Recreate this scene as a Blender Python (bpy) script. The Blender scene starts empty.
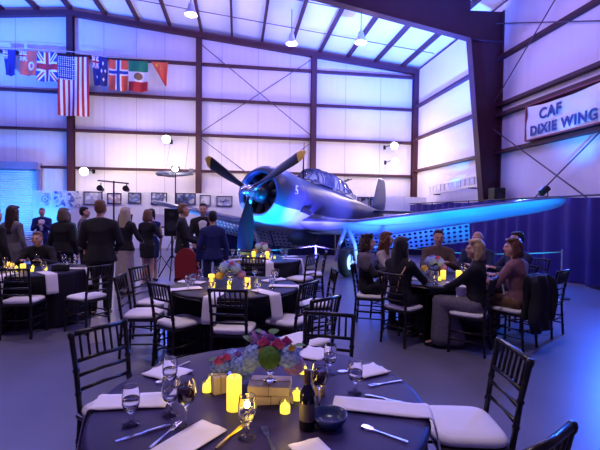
import bpy, bmesh, math, random
from mathutils import Vector, Matrix, Quaternion
PI = math.pi
random.seed(7)
S = bpy.context.scene
C = S.collection
V = Vector

# ------------------------------------------------------------------ camera
F, PITCH, ROLL, EYE = 410.0, math.radians(1.72), 0.011, 1.65
cd = bpy.data.cameras.new('camera'); cam = bpy.data.objects.new('camera', cd); C.objects.link(cam)
cd.sensor_fit = 'HORIZONTAL'; cd.sensor_width = 36.0; cd.lens = F / 600 * 36.0
cd.clip_start = 0.05; cd.clip_end = 300
fw = V((0, math.cos(PITCH), -math.sin(PITCH))); up0 = V((0, math.sin(PITCH), math.cos(PITCH))); rt0 = V((1, 0, 0))
xc = rt0 * math.cos(ROLL) + up0 * math.sin(ROLL); yc = -rt0 * math.sin(ROLL) + up0 * math.cos(ROLL); zc = -fw
cam.matrix_world = Matrix(((xc.x, yc.x, zc.x, 0), (xc.y, yc.y, zc.y, 0), (xc.z, yc.z, zc.z, EYE), (0, 0, 0, 1)))
S.camera = cam
# ------------------------------------------------------------------ world, exposure, lights
S.view_settings.view_transform = 'Standard'; S.view_settings.look = 'None'
S.view_settings.gamma = 1.0; S.view_settings.use_curve_mapping = False
S.view_settings.exposure = 0.0
w = bpy.data.worlds.new('dusk'); S.world = w; w.use_nodes = True  # added violet ambient fill, no sky is in view
w.node_tree.nodes['Background'].inputs[0].default_value = (0.34, 0.20, 1.0, 1)
w.node_tree.nodes['Background'].inputs[1].default_value = 0.26

TH = math.radians(8.7); CX, CY = 5.84, 21.0           # hangar corner and turn
def bw(X, Y, Z=0.0):                                   # hangar frame -> world
    return V((CX + X * math.cos(TH) - Y * math.sin(TH), CY + X * math.sin(TH) + Y * math.cos(TH), Z))
HB = Matrix.Translation((CX, CY, 0)) @ Matrix.Rotation(TH, 4, 'Z')

def point(loc, power, col, r=0.1):
    l = bpy.data.lights.new('lamp_or_fill_light', 'POINT'); l.energy = power; l.color = col; l.shadow_soft_size = r
    o = bpy.data.objects.new('lamp_or_fill_light', l); C.objects.link(o); o.location = loc; return o
def spot(loc, target, power, col, deg=50, blend=0.6, r=0.08):
    l = bpy.data.lights.new('spot_light', 'SPOT'); l.energy = power; l.color = col; l.shadow_soft_size = r
    l.spot_size = math.radians(deg); l.spot_blend = blend
    o = bpy.data.objects.new('spot_light', l); C.objects.link(o); o.location = loc
    o.rotation_euler = (V(target) - V(loc)).to_track_quat('-Z', 'Y').to_euler(); return o

BLUE = (0.02, 0.12, 1.0); CYAN = (0.0, 0.25, 1.0); VIO = (0.45, 0.32, 1.0); LAV = (0.80, 0.66, 1.0); WARM = (1.0, 0.80, 0.62)
# high bay lamps under the roof (hung fixtures), followed by added overhead fill
HIGHBAY = [bw(-6.85, -3.4, 8.55), bw(-4.35, -4.6, 8.3), bw(-10.7, -4.0, 9.1)]
for p in HIGHBAY: point(p - V((0, 0, 0.35)), 200, (0.58, 0.38, 1.0), 0.2)
for X, Y in ((-8.6, -17.6), (-14, -13.5), (-3.5, -13.5)):
    spot(bw(X, Y, 8.2), bw(X, Y, 0), 620, (1.0, 0.80, 0.93), 120, 0.8, 0.25)  # added downward fill on the foreground, no fixtures modelled
for X, Y, e in ((-8.0, -12.5, 170), (-16.5, -10.0, 220), (-3.6, -10.2, 170)): point(bw(X, Y, 7.0), e * 1.4, (0.50, 0.32, 1.0), 0.3)  # added violet fill for walls and roof, no lamps there
# wall lamps along the back wall
WALLLAMP = [bw(-12.0, -1.4, 4.75), bw(-15.4, -1.2, 3.3), bw(-1.6, -1.3, 4.1), bw(-1.65, -1.3, 4.85)]
for p, e in zip(WALLLAMP, (130, 70, 90, 90)): point(p + V((0.05, -0.32, -0.1)), e, WARM, 0.12)
FLOOD = bw(-11.45, -2.6, 3.35)
point(FLOOD + V((0, 0.25, 0.05)), 90, WARM, 0.1)
for X in (-13.8, -8.2, -4.6): point(bw(X, -2.0, 3.6), 110, WARM, 0.2)  # added warm wash along the wall, no lamps at these points
# blue stage lights
spot((-0.35, 8.75, 0.25), (-0.85, 10.0, 1.75), 1100, CYAN, 70, 0.9)
spot((-1.9, 9.1, 0.3), (-1.15, 9.5, 1.6), 900, (0.02, 0.12, 1.0), 60, 0.9)
spot((3.0, 8.3, 0.25), (3.6, 9.9, 1.75), 480, CYAN, 66, 1.0)
spot(bw(-1.1, -9.0, 2.6), (1.0, 12.8, 2.2), 4200, (0.16, 0.17, 1.0), 34, 1.0)
spot((1.9, 8.7, 0.25), (2.2, 10.4, 1.6), 1900, BLUE, 80, 1.0)
spot((2.3, 9.4, 0.25), (1.2, 10.8, 0.45), 260, (0.3, 0.6, 1.0), 45, 1.0)
spot((4.6, 7.6, 0.25), (4.6, 9.4, 1.9), 600, CYAN, 80, 0.9)
spot((0.3, 8.2, 0.5), (0.3, 11.0, 2.2), 4200, (0.10, 0.09, 1.0), 46, 1.0)
spot((-4.2, 13.2, 0.2), (-3.2, 13.8, 1.6), 300, CYAN, 70, 0.9)
spot(bw(-1.2, -11.0, 2.25), bw(0.0, -9.9, 4.4), 500, CYAN, 60, 1.0)
spot(bw(-1.0, -5.0, 2.3), bw(0.0, -3.6, 5.0), 500, CYAN, 70, 1.0)
spot(bw(-18.6, -2.6, 0.3), bw(-18.6, 0.0, 2.4), 1100, CYAN, 80, 1.0)
spot(bw(-16.6, -3.0, 0.3), bw(-16.9, -1.3, 1.9), 700, CYAN, 60, 1.0)
for X, Y, t, e in ((-19.5, -7, (-18.5, -3, 10), 22000), (-9, -8.5, (-8.5, -4.2, 9.5), 4000), (-3.0, -7.6, (-2.2, -3.6, 8.7), 24000), (-1.6, -12, (-3, -8.6, 9), 2500)):
    spot(bw(X, Y, 2.4), bw(*t), e, (0.03, 0.13, 1.0), 75, 1.0)
spot(bw(-0.9, -9.0, 2.9), (3.9, 6.1, 0), 1700, BLUE, 75, 1.0)
spot(bw(-1.0, -12.5, 2.6), (3.4, 4.2, 0), 1400, BLUE, 70, 1.0)
spot((2.0, 11.5, 1.2), (1.3, 8.0, 0), 500, BLUE, 80, 1.0)
spot((-3.4, 11.0, 2.2), (-2.6, 8.8, 0), 700, BLUE, 60, 1.0)

def at(px, py, z):                                     # point at height z behind a spot of the photograph
    x = (px - 300) / F; y = -(py - 225) / F
    a = x * math.cos(ROLL) - y * math.sin(ROLL); b = x * math.sin(ROLL) + y * math.cos(ROLL)
    d = V((a, 0, 0)) + fw + up0 * b
    k = (z - EYE) / d.z
    return V((0, 0, EYE)) + d * k

# ------------------------------------------------------------------ materials
MATS = {}
def mat(name, col, rough=0.5, metal=0.0, noise=0.0, nscale=8.0, bump=0.0, bscale=40.0, wave=None, emit=None, trans=0.0, spec=0.5, ior=1.45, alpha=1.0, sheen=0.0):
    if name in MATS: return MATS[name]
    m = bpy.data.materials.new(name); m.use_nodes = True; MATS[name] = m
    nt = m.node_tree; b = nt.nodes['Principled BSDF']
    b.inputs['Base Color'].default_value = (*col, 1); b.inputs['Roughness'].default_value = rough
    b.inputs['Metallic'].default_value = metal; b.inputs['IOR'].default_value = ior
    b.inputs['Specular IOR Level'].default_value = spec
    b.inputs['Transmission Weight'].default_value = trans
    b.inputs['Alpha'].default_value = alpha
    if sheen: b.inputs['Sheen Weight'].default_value = sheen
    tc = nt.nodes.new('ShaderNodeTexCoord')
    if noise:
        n = nt.nodes.new('ShaderNodeTexNoise'); n.inputs['Scale'].default_value = nscale; n.inputs['Detail'].default_value = 5
        nt.links.new(tc.outputs['Object'], n.inputs['Vector'])
        r = nt.nodes.new('ShaderNodeMix'); r.data_type = 'RGBA'
        r.inputs['A'].default_value = (*[c * (1 - noise) for c in col], 1); r.inputs['B'].default_value = (*[min(1, c * (1 + noise)) for c in col], 1)
        nt.links.new(n.outputs['Fac'], r.inputs['Factor']); nt.links.new(r.outputs['Result'], b.inputs['Base Color'])
    if bump or wave:
        bp = nt.nodes.new('ShaderNodeBump'); bp.inputs['Strength'].default_value = bump if bump else wave[2]; bp.inputs['Distance'].default_value = 0.02
        if wave:
            t = nt.nodes.new('ShaderNodeTexWave'); t.bands_direction = wave[0]; t.inputs['Scale'].default_value = wave[1]; t.inputs['Distortion'].default_value = wave[3] if len(wave) > 3 else 0
        else:
            t = nt.nodes.new('ShaderNodeTexNoise'); t.inputs['Scale'].default_value = bscale; t.inputs['Detail'].default_value = 4
        nt.links.new(tc.outputs['Object'], t.inputs['Vector']); nt.links.new(t.outputs['Fac'], bp.inputs['Height']); nt.links.new(bp.outputs['Normal'], b.inputs['Normal'])
    if emit:
        b.inputs['Emission Color'].default_value = (*emit[0], 1); b.inputs['Emission Strength'].default_value = emit[1]
    return m

M_wall = mat('wall_panel', (0.74, 0.70, 0.76), 0.55, wave=('X', 1.05, 0.25), noise=0.05, nscale=0.6)
M_wallr = mat('wall_panel_side', (0.74, 0.70, 0.78), 0.55, wave=('Y', 1.05, 0.25), noise=0.05, nscale=0.6)
M_roof = mat('roof_blanket', (0.80, 0.80, 0.84), 0.7, noise=0.08, nscale=0.5)
M_steel = mat('primer_steel', (0.055, 0.013, 0.026), 0.6, noise=0.25, nscale=3)
M_rod = mat('rod_steel', (0.10, 0.06, 0.09), 0.6)
M_floor = mat('polished_concrete', (0.13, 0.125, 0.19), 0.36, noise=0.25, nscale=1.3, bump=0.03, bscale=14, spec=0.45)
M_black = mat('ebony_wood', (0.010, 0.007, 0.007), 0.28, noise=0.3, nscale=30)
M_cush = mat('cushion_fabric', (0.80, 0.76, 0.76), 0.85, bump=0.08, bscale=60)
M_cloth = mat('navy_satin', (0.022, 0.013, 0.070), 0.5, noise=0.2, nscale=20, bump=0.04, bscale=160, spec=0.3)
M_napkin = mat('napkin_linen', (0.82, 0.77, 0.80), 0.85, bump=0.06, bscale=120)
M_silver = mat('silver', (0.75, 0.74, 0.78), 0.18, 1.0)
M_glass = mat('clear_glass', (0.97, 0.97, 1.0), 0.02, trans=1.0, ior=1.45)
M_wine = mat('red_wine', (0.035, 0.004, 0.006), 0.05, spec=0.6)
M_water = mat('water', (0.9, 0.93, 1.0), 0.0, trans=1.0, ior=1.33)
M_candle = mat('candle_wax_lit', (0.95, 0.72, 0.20), 0.6, emit=((1.0, 0.66, 0.05), 1.3))
M_tea = mat('tea_light', (1.0, 0.85, 0.2), 0.5, emit=((1.0, 0.78, 0.06), 1.6))
M_flame = mat('flame', (1, 0.8, 0.3), 0.5, emit=((1.0, 0.8, 0.3), 8.0))
M_cream = mat('cream_wax', (0.80, 0.55, 0.28), 0.6)
M_kraft = mat('kraft_paper', (0.68, 0.55, 0.36), 0.8, noise=0.15, nscale=20)
M_twine = mat('twine', (0.40, 0.28, 0.12), 0.9)
M_bottle = mat('bottle_glass', (0.006, 0.006, 0.010), 0.08, spec=0.7)
M_foil = mat('bottle_foil', (0.10, 0.05, 0.05), 0.3, 0.6)
M_label = mat('bottle_label', (0.10, 0.08, 0.08), 0.6)
M_bluepl = mat('blue_ceramic', (0.03, 0.045, 0.16), 0.25)
M_stem = mat('leaf_green', (0.06, 0.16, 0.03), 0.6, noise=0.3, nscale=20)
M_moss = mat('moss', (0.06, 0.15, 0.02), 0.9, noise=0.5, nscale=40, bump=0.6, bscale=60)
M_hyd = mat('hydrangea_blue', (0.30, 0.42, 0.76), 0.7, noise=0.25, nscale=30)
M_pink = mat('rose_pink', (0.72, 0.16, 0.34), 0.7, noise=0.25, nscale=30)
M_lil = mat('lilac_petal', (0.42, 0.22, 0.52), 0.7, noise=0.25, nscale=30)
M_yel = mat('yellow_petal', (0.75, 0.50, 0.12), 0.7)
M_white = mat('white_paint', (0.80, 0.80, 0.82), 0.6)
M_dark = mat('black_metal', (0.012, 0.012, 0.014), 0.45, 0.3)
M_rubber = mat('tyre_rubber', (0.012, 0.012, 0.014), 0.75)
M_bulb = mat('lamp_bulb', (1, 0.95, 0.85), 0.4, emit=((1.0, 0.93, 0.85), 14.0))
M_bulbv = mat('lamp_bulb_cool', (1, 0.95, 1), 0.4, emit=((0.92, 0.82, 1.0), 9.0))
M_backing = mat('navy_backing', (0.012, 0.014, 0.07), 0.8, noise=0.2, nscale=4)
M_can = mat('canopy_glass', (0.55, 0.65, 0.85), 0.05, trans=0.85, ior=1.1)
M_drape = mat('purple_drape', (0.032, 0.018, 0.17), 0.8, noise=0.25, nscale=2.0)

# ------------------------------------------------------------------ mesh helpers
def link(name, bm, m, parent=None, smooth=False, mats=None):
    if m in (M_glass, M_water, M_wine, M_can): bmesh.ops.recalc_face_normals(bm, faces=bm.faces)
    me = bpy.data.meshes.new(name); bm.normal_update(); bm.to_mesh(me); bm.free()
    for x in (mats or [m]): me.materials.append(x)
    if smooth:
        for p in me.polygons: p.use_smooth = True
    o = bpy.data.objects.new(name, me); C.objects.link(o)
    if parent: o.parent = parent
    return o
def tag(o, label=None, cat=None, group=None, kind=None):
    if label: o['label'] = label
    if cat: o['category'] = cat
    if group: o['group'] = group
    if kind: o['kind'] = kind
    return o
def thing(name, label, cat, loc=(0, 0, 0), rotz=0.0, group=None):
    o = bpy.data.objects.new(name, None); C.objects.link(o); o.empty_display_size = 0.1
    o.location = loc; o.rotation_euler = (0, 0, rotz); return tag(o, label, cat, group)
def dup(root, loc, rotz, label=None, group=None):
    r = root.copy(); C.objects.link(r); r.location = loc; r.rotation_euler = (0, 0, rotz)
    if label: r['label'] = label
    if group: r['group'] = group
    for ch in list(root.children):
        c = ch.copy(); C.objects.link(c); c.parent = r
        for g in list(ch.children):
            d = g.copy(); C.objects.link(d); d.parent = c
    return r
def struct(name, bm, m, mw=None, smooth=False):
    o = link(name, bm, m, smooth=smooth); o['kind'] = 'structure'
    if mw is not None: o.matrix_world = mw
    return o
def nb(): return bmesh.new()
def box(bm, x0, x1, y0, y1, z0, z1, mi=0):
    vs = [bm.verts.new((x, y, z)) for x in (x0, x1) for y in (y0, y1) for z in (z0, z1)]
    for f in ((0, 1, 3, 2), (4, 6, 7, 5), (0, 4, 5, 1), (2, 3, 7, 6), (0, 2, 6, 4), (1, 5, 7, 3)):
        bm.faces.new([vs[i] for i in f]).material_index = mi
    return bm
def obox(bm, p0, p1, wx, wz, upv=(0, 0, 1), mi=0):     # square bar between two points
    p0, p1 = V(p0), V(p1); d = (p1 - p0).normalized(); u = V(upv)
    s = d.cross(u)
    if s.length < 1e-4: s = d.cross(V((1, 0, 0)))
    s.normalize(); t = s.cross(d).normalized()
    vs = []
    for p in (p0, p1):
        for a, b in ((-1, -1), (1, -1), (1, 1), (-1, 1)): vs.append(bm.verts.new(p + s * a * wx / 2 + t * b * wz / 2))
    for f in ((0, 1, 2, 3), (7, 6, 5, 4), (0, 4, 5, 1), (1, 5, 6, 2), (2, 6, 7, 3), (3, 7, 4, 0)):
        bm.faces.new([vs[i] for i in f]).material_index = mi
    return bm
def tube(bm, pts, r, n=8, cap=True, mi=0):
    pts = [V(p) for p in pts]; rs = r if isinstance(r, (list, tuple)) else [r] * len(pts)
    rings = []; prev = None
    for i, p in enumerate(pts):
        d = (pts[min(i + 1, len(pts) - 1)] - pts[max(i - 1, 0)]).normalized()
        if prev is None:
            s = d.cross(V((0, 0, 1)));  s = s if s.length > 1e-3 else d.cross(V((1, 0, 0)))
        else: s = prev - d * prev.dot(d)
        s.normalize(); prev = s; t = d.cross(s)
        rings.append([bm.verts.new(p + (s * math.cos(2 * PI * k / n) + t * math.sin(2 * PI * k / n)) * rs[i]) for k in range(n)])
    for a, b in zip(rings, rings[1:]):
        for k in range(n): bm.faces.new((a[k], a[(k + 1) % n], b[(k + 1) % n], b[k])).material_index = mi
    if cap:
        bm.faces.new(rings[0][::-1]).material_index = mi; bm.faces.new(rings[-1]).material_index = mi
    return bm
def lathe(bm, prof, n=24, mi=0, ox=0, oy=0, oz=0):
    rings = []
    for r, z in prof:
        if r < 1e-5: rings.append([bm.verts.new((ox, oy, oz + z))])
        else: rings.append([bm.verts.new((ox + r * math.cos(2 * PI * k / n), oy + r * math.sin(2 * PI * k / n), oz + z)) for k in range(n)])
    for a, b in zip(rings, rings[1:]):
        for k in range(n):
            k2 = (k + 1) % n
            if len(a) == 1 and len(b) == 1: continue
            if len(a) == 1: f = bm.faces.new((a[0], b[k2], b[k]))
            elif len(b) == 1: f = bm.faces.new((a[k], a[k2], b[0]))
            else: f = bm.faces.new((a[k], a[k2], b[k2], b[k]))
            f.material_index = mi
    return bm
def ico(bm, c, r, sub=2, mi=0, scale=(1, 1, 1)):
    g = bmesh.ops.create_icosphere(bm, subdivisions=sub, radius=1.0)
    for v in g['verts']: v.co = V((c[0] + v.co.x * r * scale[0], c[1] + v.co.y * r * scale[1], c[2] + v.co.z * r * scale[2]))
    fs = {f for v in g['verts'] for f in v.link_faces}
    for f in fs: f.material_index = mi
    return bm
_t = bmesh.new(); bmesh.ops.create_icosphere(_t, subdivisions=2, radius=1.0); ICO = [v.co.copy() for v in _t.verts]; _t.free()
def hull(bm, balls):                                   # convex hull of balls: (centre, radius or (rx,ry,rz))
    vs = []
    for c, r in balls:
        rr = r if isinstance(r, (tuple, list)) else (r, r, r)
        for q in ICO: vs.append(bm.verts.new((c[0] + q.x * rr[0], c[1] + q.y * rr[1], c[2] + q.z * rr[2])))
    res = bmesh.ops.convex_hull(bm, input=vs)
    dead = [e for e in res['geom_interior'] if isinstance(e, bmesh.types.BMVert)]
    bmesh.ops.delete(bm, geom=dead, context='VERTS')
    return bm
def cone(bm, p0, p1, r0, r1): return hull(bm, [(p0, r0), (p1, r1)])
def skin(name, bm, m, parent, voxel=0.02, smooth=2, mats=None, paint=None):
    """one closed surface around overlapping rounded volumes"""
    me = bpy.data.meshes.new(name); bm.to_mesh(me); bm.free()
    o = bpy.data.objects.new(name, me); C.objects.link(o)
    a = o.modifiers.new('r', 'REMESH'); a.mode = 'VOXEL'; a.voxel_size = voxel
    if smooth:
        b = o.modifiers.new('s', 'SMOOTH'); b.factor = 0.5; b.iterations = smooth
    dg = bpy.context.evaluated_depsgraph_get(); n = bpy.data.meshes.new_from_object(o.evaluated_get(dg))
    o.modifiers.clear(); o.data = n; n.name = name; bpy.data.meshes.remove(me)
    n.materials.clear()
    for x in (mats or [m]): n.materials.append(x)
    for p in n.polygons:
        p.use_smooth = True
        if paint: p.material_index = paint(p.center)
    o.parent = parent
    return o
def bevelled(o, wdt=0.006, seg=2):
    md = o.modifiers.new('bevel', 'BEVEL'); md.width = wdt; md.segments = seg; md.limit_method = 'ANGLE'; return o

# ================================================================== SETTING
bm = nb(); box(bm, -34, 3, -26, 0.4, -0.2, 0.0); struct('floor', bm, M_floor, HB)
RX, RZ, EZ = -16.3, 10.45, 8.85                        # ridge position, ridge height, eave height
SL = (RZ - EZ) / -RX
def roofz(X): return RZ - abs(X - RX) * SL
bm = nb()
vs = [bm.verts.new((x, y, z)) for y in (0, 0.12) for x, z in ((-32.6, 0), (0.15, 0), (0.15, EZ), (RX, RZ), (-32.6, EZ))]
bm.faces.new(vs[:5]); bm.faces.new(vs[5:][::-1])
for i in range(5): bm.faces.new((vs[i], vs[i + 5], vs[(i + 1) % 5 + 5], vs[(i + 1) % 5]))
struct('wall_back', bm, M_wall, HB)
bm = nb(); box(bm, 0.0, 0.12, -26, 0.12, 0, EZ); struct('wall_right', bm, M_wallr, HB)
bm = nb()
for s, (xa, za, xb, zb) in enumerate(((RX, RZ, 0.15, EZ - 0.01), (-32.6, EZ, RX, RZ))):
    q = [bm.verts.new(p) for p in ((xa, 0.1, za + 0.22), (xb, 0.1, zb + 0.22), (xb, -24, zb + 0.22), (xa, -24, za + 0.22))]
    q2 = [bm.verts.new(v.co + V((0, 0, 0.06))) for v in q]
    bm.faces.new(q); bm.faces.new(q2[::-1])
    for i in range(4): bm.faces.new((q[i], q2[i], q2[(i + 1) % 4], q[(i + 1) % 4]))
struct('ceiling', bm, M_roof, HB)
# purlins and the ties between them
k = 0
for i in range(-7, 12):
    X = RX + i * 1.4 + (0.05 if i else 0)
    bm = nb(); z = roofz(X); box(bm, X - 0.045, X + 0.045, -23.5, -0.02, z - 0.02, z + 0.215); struct('roof_purlin', bm, M_steel, HB)
for Y in (-2.2, -4.5, -9.2):
    bm = nb(); tube(bm, [(-28, Y, roofz(-28) + 0.06), (RX, Y, RZ + 0.06), (-0.2, Y, roofz(-0.2) + 0.06)], 0.018, 6); struct('roof_tie_rod', bm, M_rod, HB)
# girts
for z in (3.55, 5.22, 6.88, 8.5):
    bm = nb()
    xr = 0 if z < 8.6 else -0.5
    box(bm, -31.5, xr, -0.2, -0.005, z - 0.055, z + 0.055); struct('wall_girt', bm, M_steel, HB)
for z in (3.80, 5.40, 7.0):
    bm = nb(); box(bm, -0.2, -0.005, -25, 0, z - 0.055, z + 0.055); struct('wall_girt', bm, M_steel, HB)
bm = nb(); box(bm, -0.22, -0.005, -25, -6.7, 4.99, 5.11); struct('wall_girt', bm, M_steel, HB)
# back wall columns and rafter
for X in (RX, -10.75, -5.33, -0.12):
    bm = nb(); zt = roofz(X) - 0.1
    box(bm, X - 0.13, X + 0.13, -0.30, -0.27, 0, zt); box(bm, X - 0.02, X + 0.02, -0.27, -0.05, 0, zt); box(bm, X - 0.13, X + 0.13, -0.05, -0.02, 0, zt)
    struct('steel_column', bm, M_steel, HB)
for xa, xb in ((-32.4, RX), (RX, 0.0)):
    bm = nb(); obox(bm, (xa, -0.2, roofz(xa) - 0.12), (xb, -0.2, roofz(xb) - 0.12), 0.24, 0.22); struct('roof_rafter', bm, M_steel, HB)
# rigid frames: tapered column and haunch
def prism(bm, pts, y0, y1):
    a = [bm.verts.new((x, y0, z)) for x, z in pts]; b = [bm.verts.new((x, y1, z)) for x, z in pts]
    bm.faces.new(a); bm.faces.new(b[::-1])
    for i in range(len(pts)): bm.faces.new((a[i], b[i], b[(i + 1) % len(pts)], a[(i + 1) % len(pts)]))
    return bm
for Y in (-6.8, -13.6, -20.4):
    bm = nb()
    prism(bm, [(-0.05, 0), (-0.38, 0), (-1.2, 7.6), (-1.2, 8.55), (-0.05, 8.6)], Y - 0.02, Y + 0.02)
    prism(bm, [(-0.38, 0), (-0.41, 0), (-1.24, 7.6), (-1.2, 7.6)], Y - 0.15, Y + 0.15)
    prism(bm, [(-0.02, 0), (-0.05, 0), (-0.05, 8.6), (-0.02, 8.6)], Y - 0.15, Y + 0.15)
    prism(bm, [(-1.2, 7.58), (-1.2, 7.55), (-0.05, 7.55), (-0.05, 7.58)], Y - 0.13, Y + 0.13)
    struct('steel_column', bm, M_steel, HB)
    bm = nb()
    zb = 7.6 + (1.2 - 6.4) * 0
    prism(bm, [(-1.2, 7.6), (-6.5, 8.5), (RX, 9.65), (RX, 10.42), (-1.2, roofz(-1.2) - 0.03)], Y - 0.02, Y + 0.02)
    prism(bm, [(-1.2, 7.57), (-6.5, 8.47), (RX, 9.62), (RX, 9.65), (-6.5, 8.5), (-1.2, 7.6)], Y - 0.15, Y + 0.15)
    prism(bm, [(RX, RZ - 0.06), (RX, RZ - 0.03), (-1.2, roofz(-1.2) - 0.03), (-1.2, roofz(-1.2) - 0.06)], Y - 0.15, Y + 0.15)
    struct('roof_rafter', bm, M_steel, HB)
# cross bracing rods
for a, b in (((-10.7, 9.4), (-5.35, 5.3)), ((-10.7, 5.3), (-5.35, 9.1)), ((-10.7, 5.1), (-5.35, 1.2)), ((-10.7, 1.2), (-5.35, 5.1))):
    bm = nb(); tube(bm, [(a[0], -0.24, a[1]), (b[0], -0.24, b[1])], 0.02, 6); struct('brace_rod', bm, M_rod, HB)
for a, b in (((-6.8, 5.5), (-10.75, 8.7)), ((-6.8, 4.6), (-10.9, 2.0)), ((-8.8, 2.1), (-11.2, 3.8)), ((-6.8, 8.2), (-13.5, 5.3))):
    bm = nb(); tube(bm, [(-0.24, a[0], a[1]), (-0.24, b[0], b[1])], 0.02, 6); struct('brace_rod', bm, M_rod, HB)
# vertical seams of the wall sheets
for X in (-20.2, -18.6, -14.95, -13.55, -12.3, -9.7, -8.0, -6.45, -3.7, -1.9):
    bm = nb(); box(bm, X - 0.008, X + 0.008, -0.012, 0.0, 0, roofz(X) - 0.15); struct('trim_1', bm, mat('seam', (0.38, 0.34, 0.45), 0.7), HB)
# roll-up door at the left of the back wall
bm = nb()
for i in range(34): 
    z = i * 0.1; prism_pts = None
    vs = [bm.verts.new((x, y, zz)) for x in (-22.4, -17.75) for y, zz in ((-0.06, z), (-0.10, z + 0.05), (-0.06, z + 0.1))]
    bm.faces.new((vs[0], vs[1], vs[4], vs[3])); bm.faces.new((vs[1], vs[2], vs[5], vs[4]))
struct('door_1', bm, mat('door_steel', (0.70, 0.72, 0.80), 0.45), HB)
bm = nb(); box(bm, -22.6, -17.55, -0.45, -0.02, 3.42, 3.72); box(bm, -17.72, -17.58, -0.2, -0.02, 0, 3.42); struct('trim_2', bm, mat('door_trim', (0.25, 0.22, 0.36), 0.6), HB)
# white display partition in front of the back wall
bm = nb()
for i in range(14):
    x = -17.35 + i * 1.25; box(bm, x + 0.008, x + 1.242, -1.36, -1.30, 0.03, 2.45)
struct('partition', bm, M_white, HB)

# ================================================================== pictures on the partition
def pic_mat(i, a, b, c):
    m = bpy.data.materials.new('print'); m.use_nodes = True; nt = m.node_tree; bs = nt.nodes['Principled BSDF']; bs.inputs['Roughness'].default_value = 0.3
    tc = nt.nodes.new('ShaderNodeTexCoord'); n = nt.nodes.new('ShaderNodeTexNoise'); n.inputs['Scale'].default_value = 4.5; n.noise_dimensions = '4D'; n.inputs['W'].default_value = i * 3.1
    r = nt.nodes.new('ShaderNodeValToRGB'); r.color_ramp.elements[0].position = 0.38; r.color_ramp.elements[1].position = 0.62
    r.color_ramp.elements[0].color = (*a, 1); r.color_ramp.elements[1].color = (*b, 1); e = r.color_ramp.elements.new(0.5); e.color = (*c, 1)
    nt.links.new(tc.outputs['Object'], n.inputs['Vector']); nt.links.new(n.outputs['Fac'], r.inputs['Fac']); nt.links.new(r.outputs['Color'], bs.inputs['Base Color'])
    return m
PW = (0.75, 0.76, 0.80); PB = (0.08, 0.12, 0.35); PM = (0.35, 0.40, 0.62); PK = (0.04, 0.04, 0.07); PG = (0.45, 0.45, 0.5); PR = (0.5, 0.3, 0.3)
PICS = [  # photo left, right, top, bottom, frame?, colours, label
 (38, 50, 193, 206, 0, (PW, PM, PW), 'pale poster with a round blue emblem nearest the roll-up door'),
 (53, 65, 191, 207, 0, (PB, PM, PW), 'deep blue unframed print right of the emblem poster'),
 (67, 80, 191, 207, 0, (PM, PB, PW), 'lighter blue unframed print beside the deep blue print'),
 (83, 102, 191.5, 205, 1, (PG, PW, PM), 'wide dark-framed grey print above the man in black suit'),
 (107, 121, 193, 204, 1, (PW, PM, PR), 'dark-framed mauve print behind the lighting stand'),
 (128, 141, 192.5, 203.5, 1, (PM, PG, PB), 'small dark-framed landscape print above the blonde woman'),
 (151, 167, 192.5, 205, 1, (PM, PW, PB), 'dark-framed blue aircraft print above the woman in black dress'),
 (176, 196, 193, 205, 1, (PK, PG, PB), 'large dark grey framed picture behind the man facing right'),
 (200, 211, 195, 206, 1, (PW, PG, PW), 'pale grey framed drawing above the bow-tie waiter'),
 (217, 233, 196, 206.5, 1, (PW, PG, PM), 'framed aeroplane drawing beside the propeller'),
 (359, 371, 197, 207, 1, (PK, PB, PG), 'dark poster just behind the cockpit'),
 (372, 385, 197, 207, 1, (PB, PK, PM), 'dark blue poster by the tail fin'),
]
def on_part(px, py, Y=-1.40):
    a = at(px, 100, 50.0); d = (a - V((0, 0, EYE)))
    n = V((-math.sin(TH), math.cos(TH), 0)); k = (n.dot(V((CX, CY, 0))) + Y) / n.dot(d)
    x = (d * k - V((CX, CY, 0))).dot(V((math.cos(TH), math.sin(TH), 0)))
    y = d.y * k
    hz = 212.7 + (px - 300) * 0.011
    return x, EYE + (hz - py) / F * y
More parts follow.
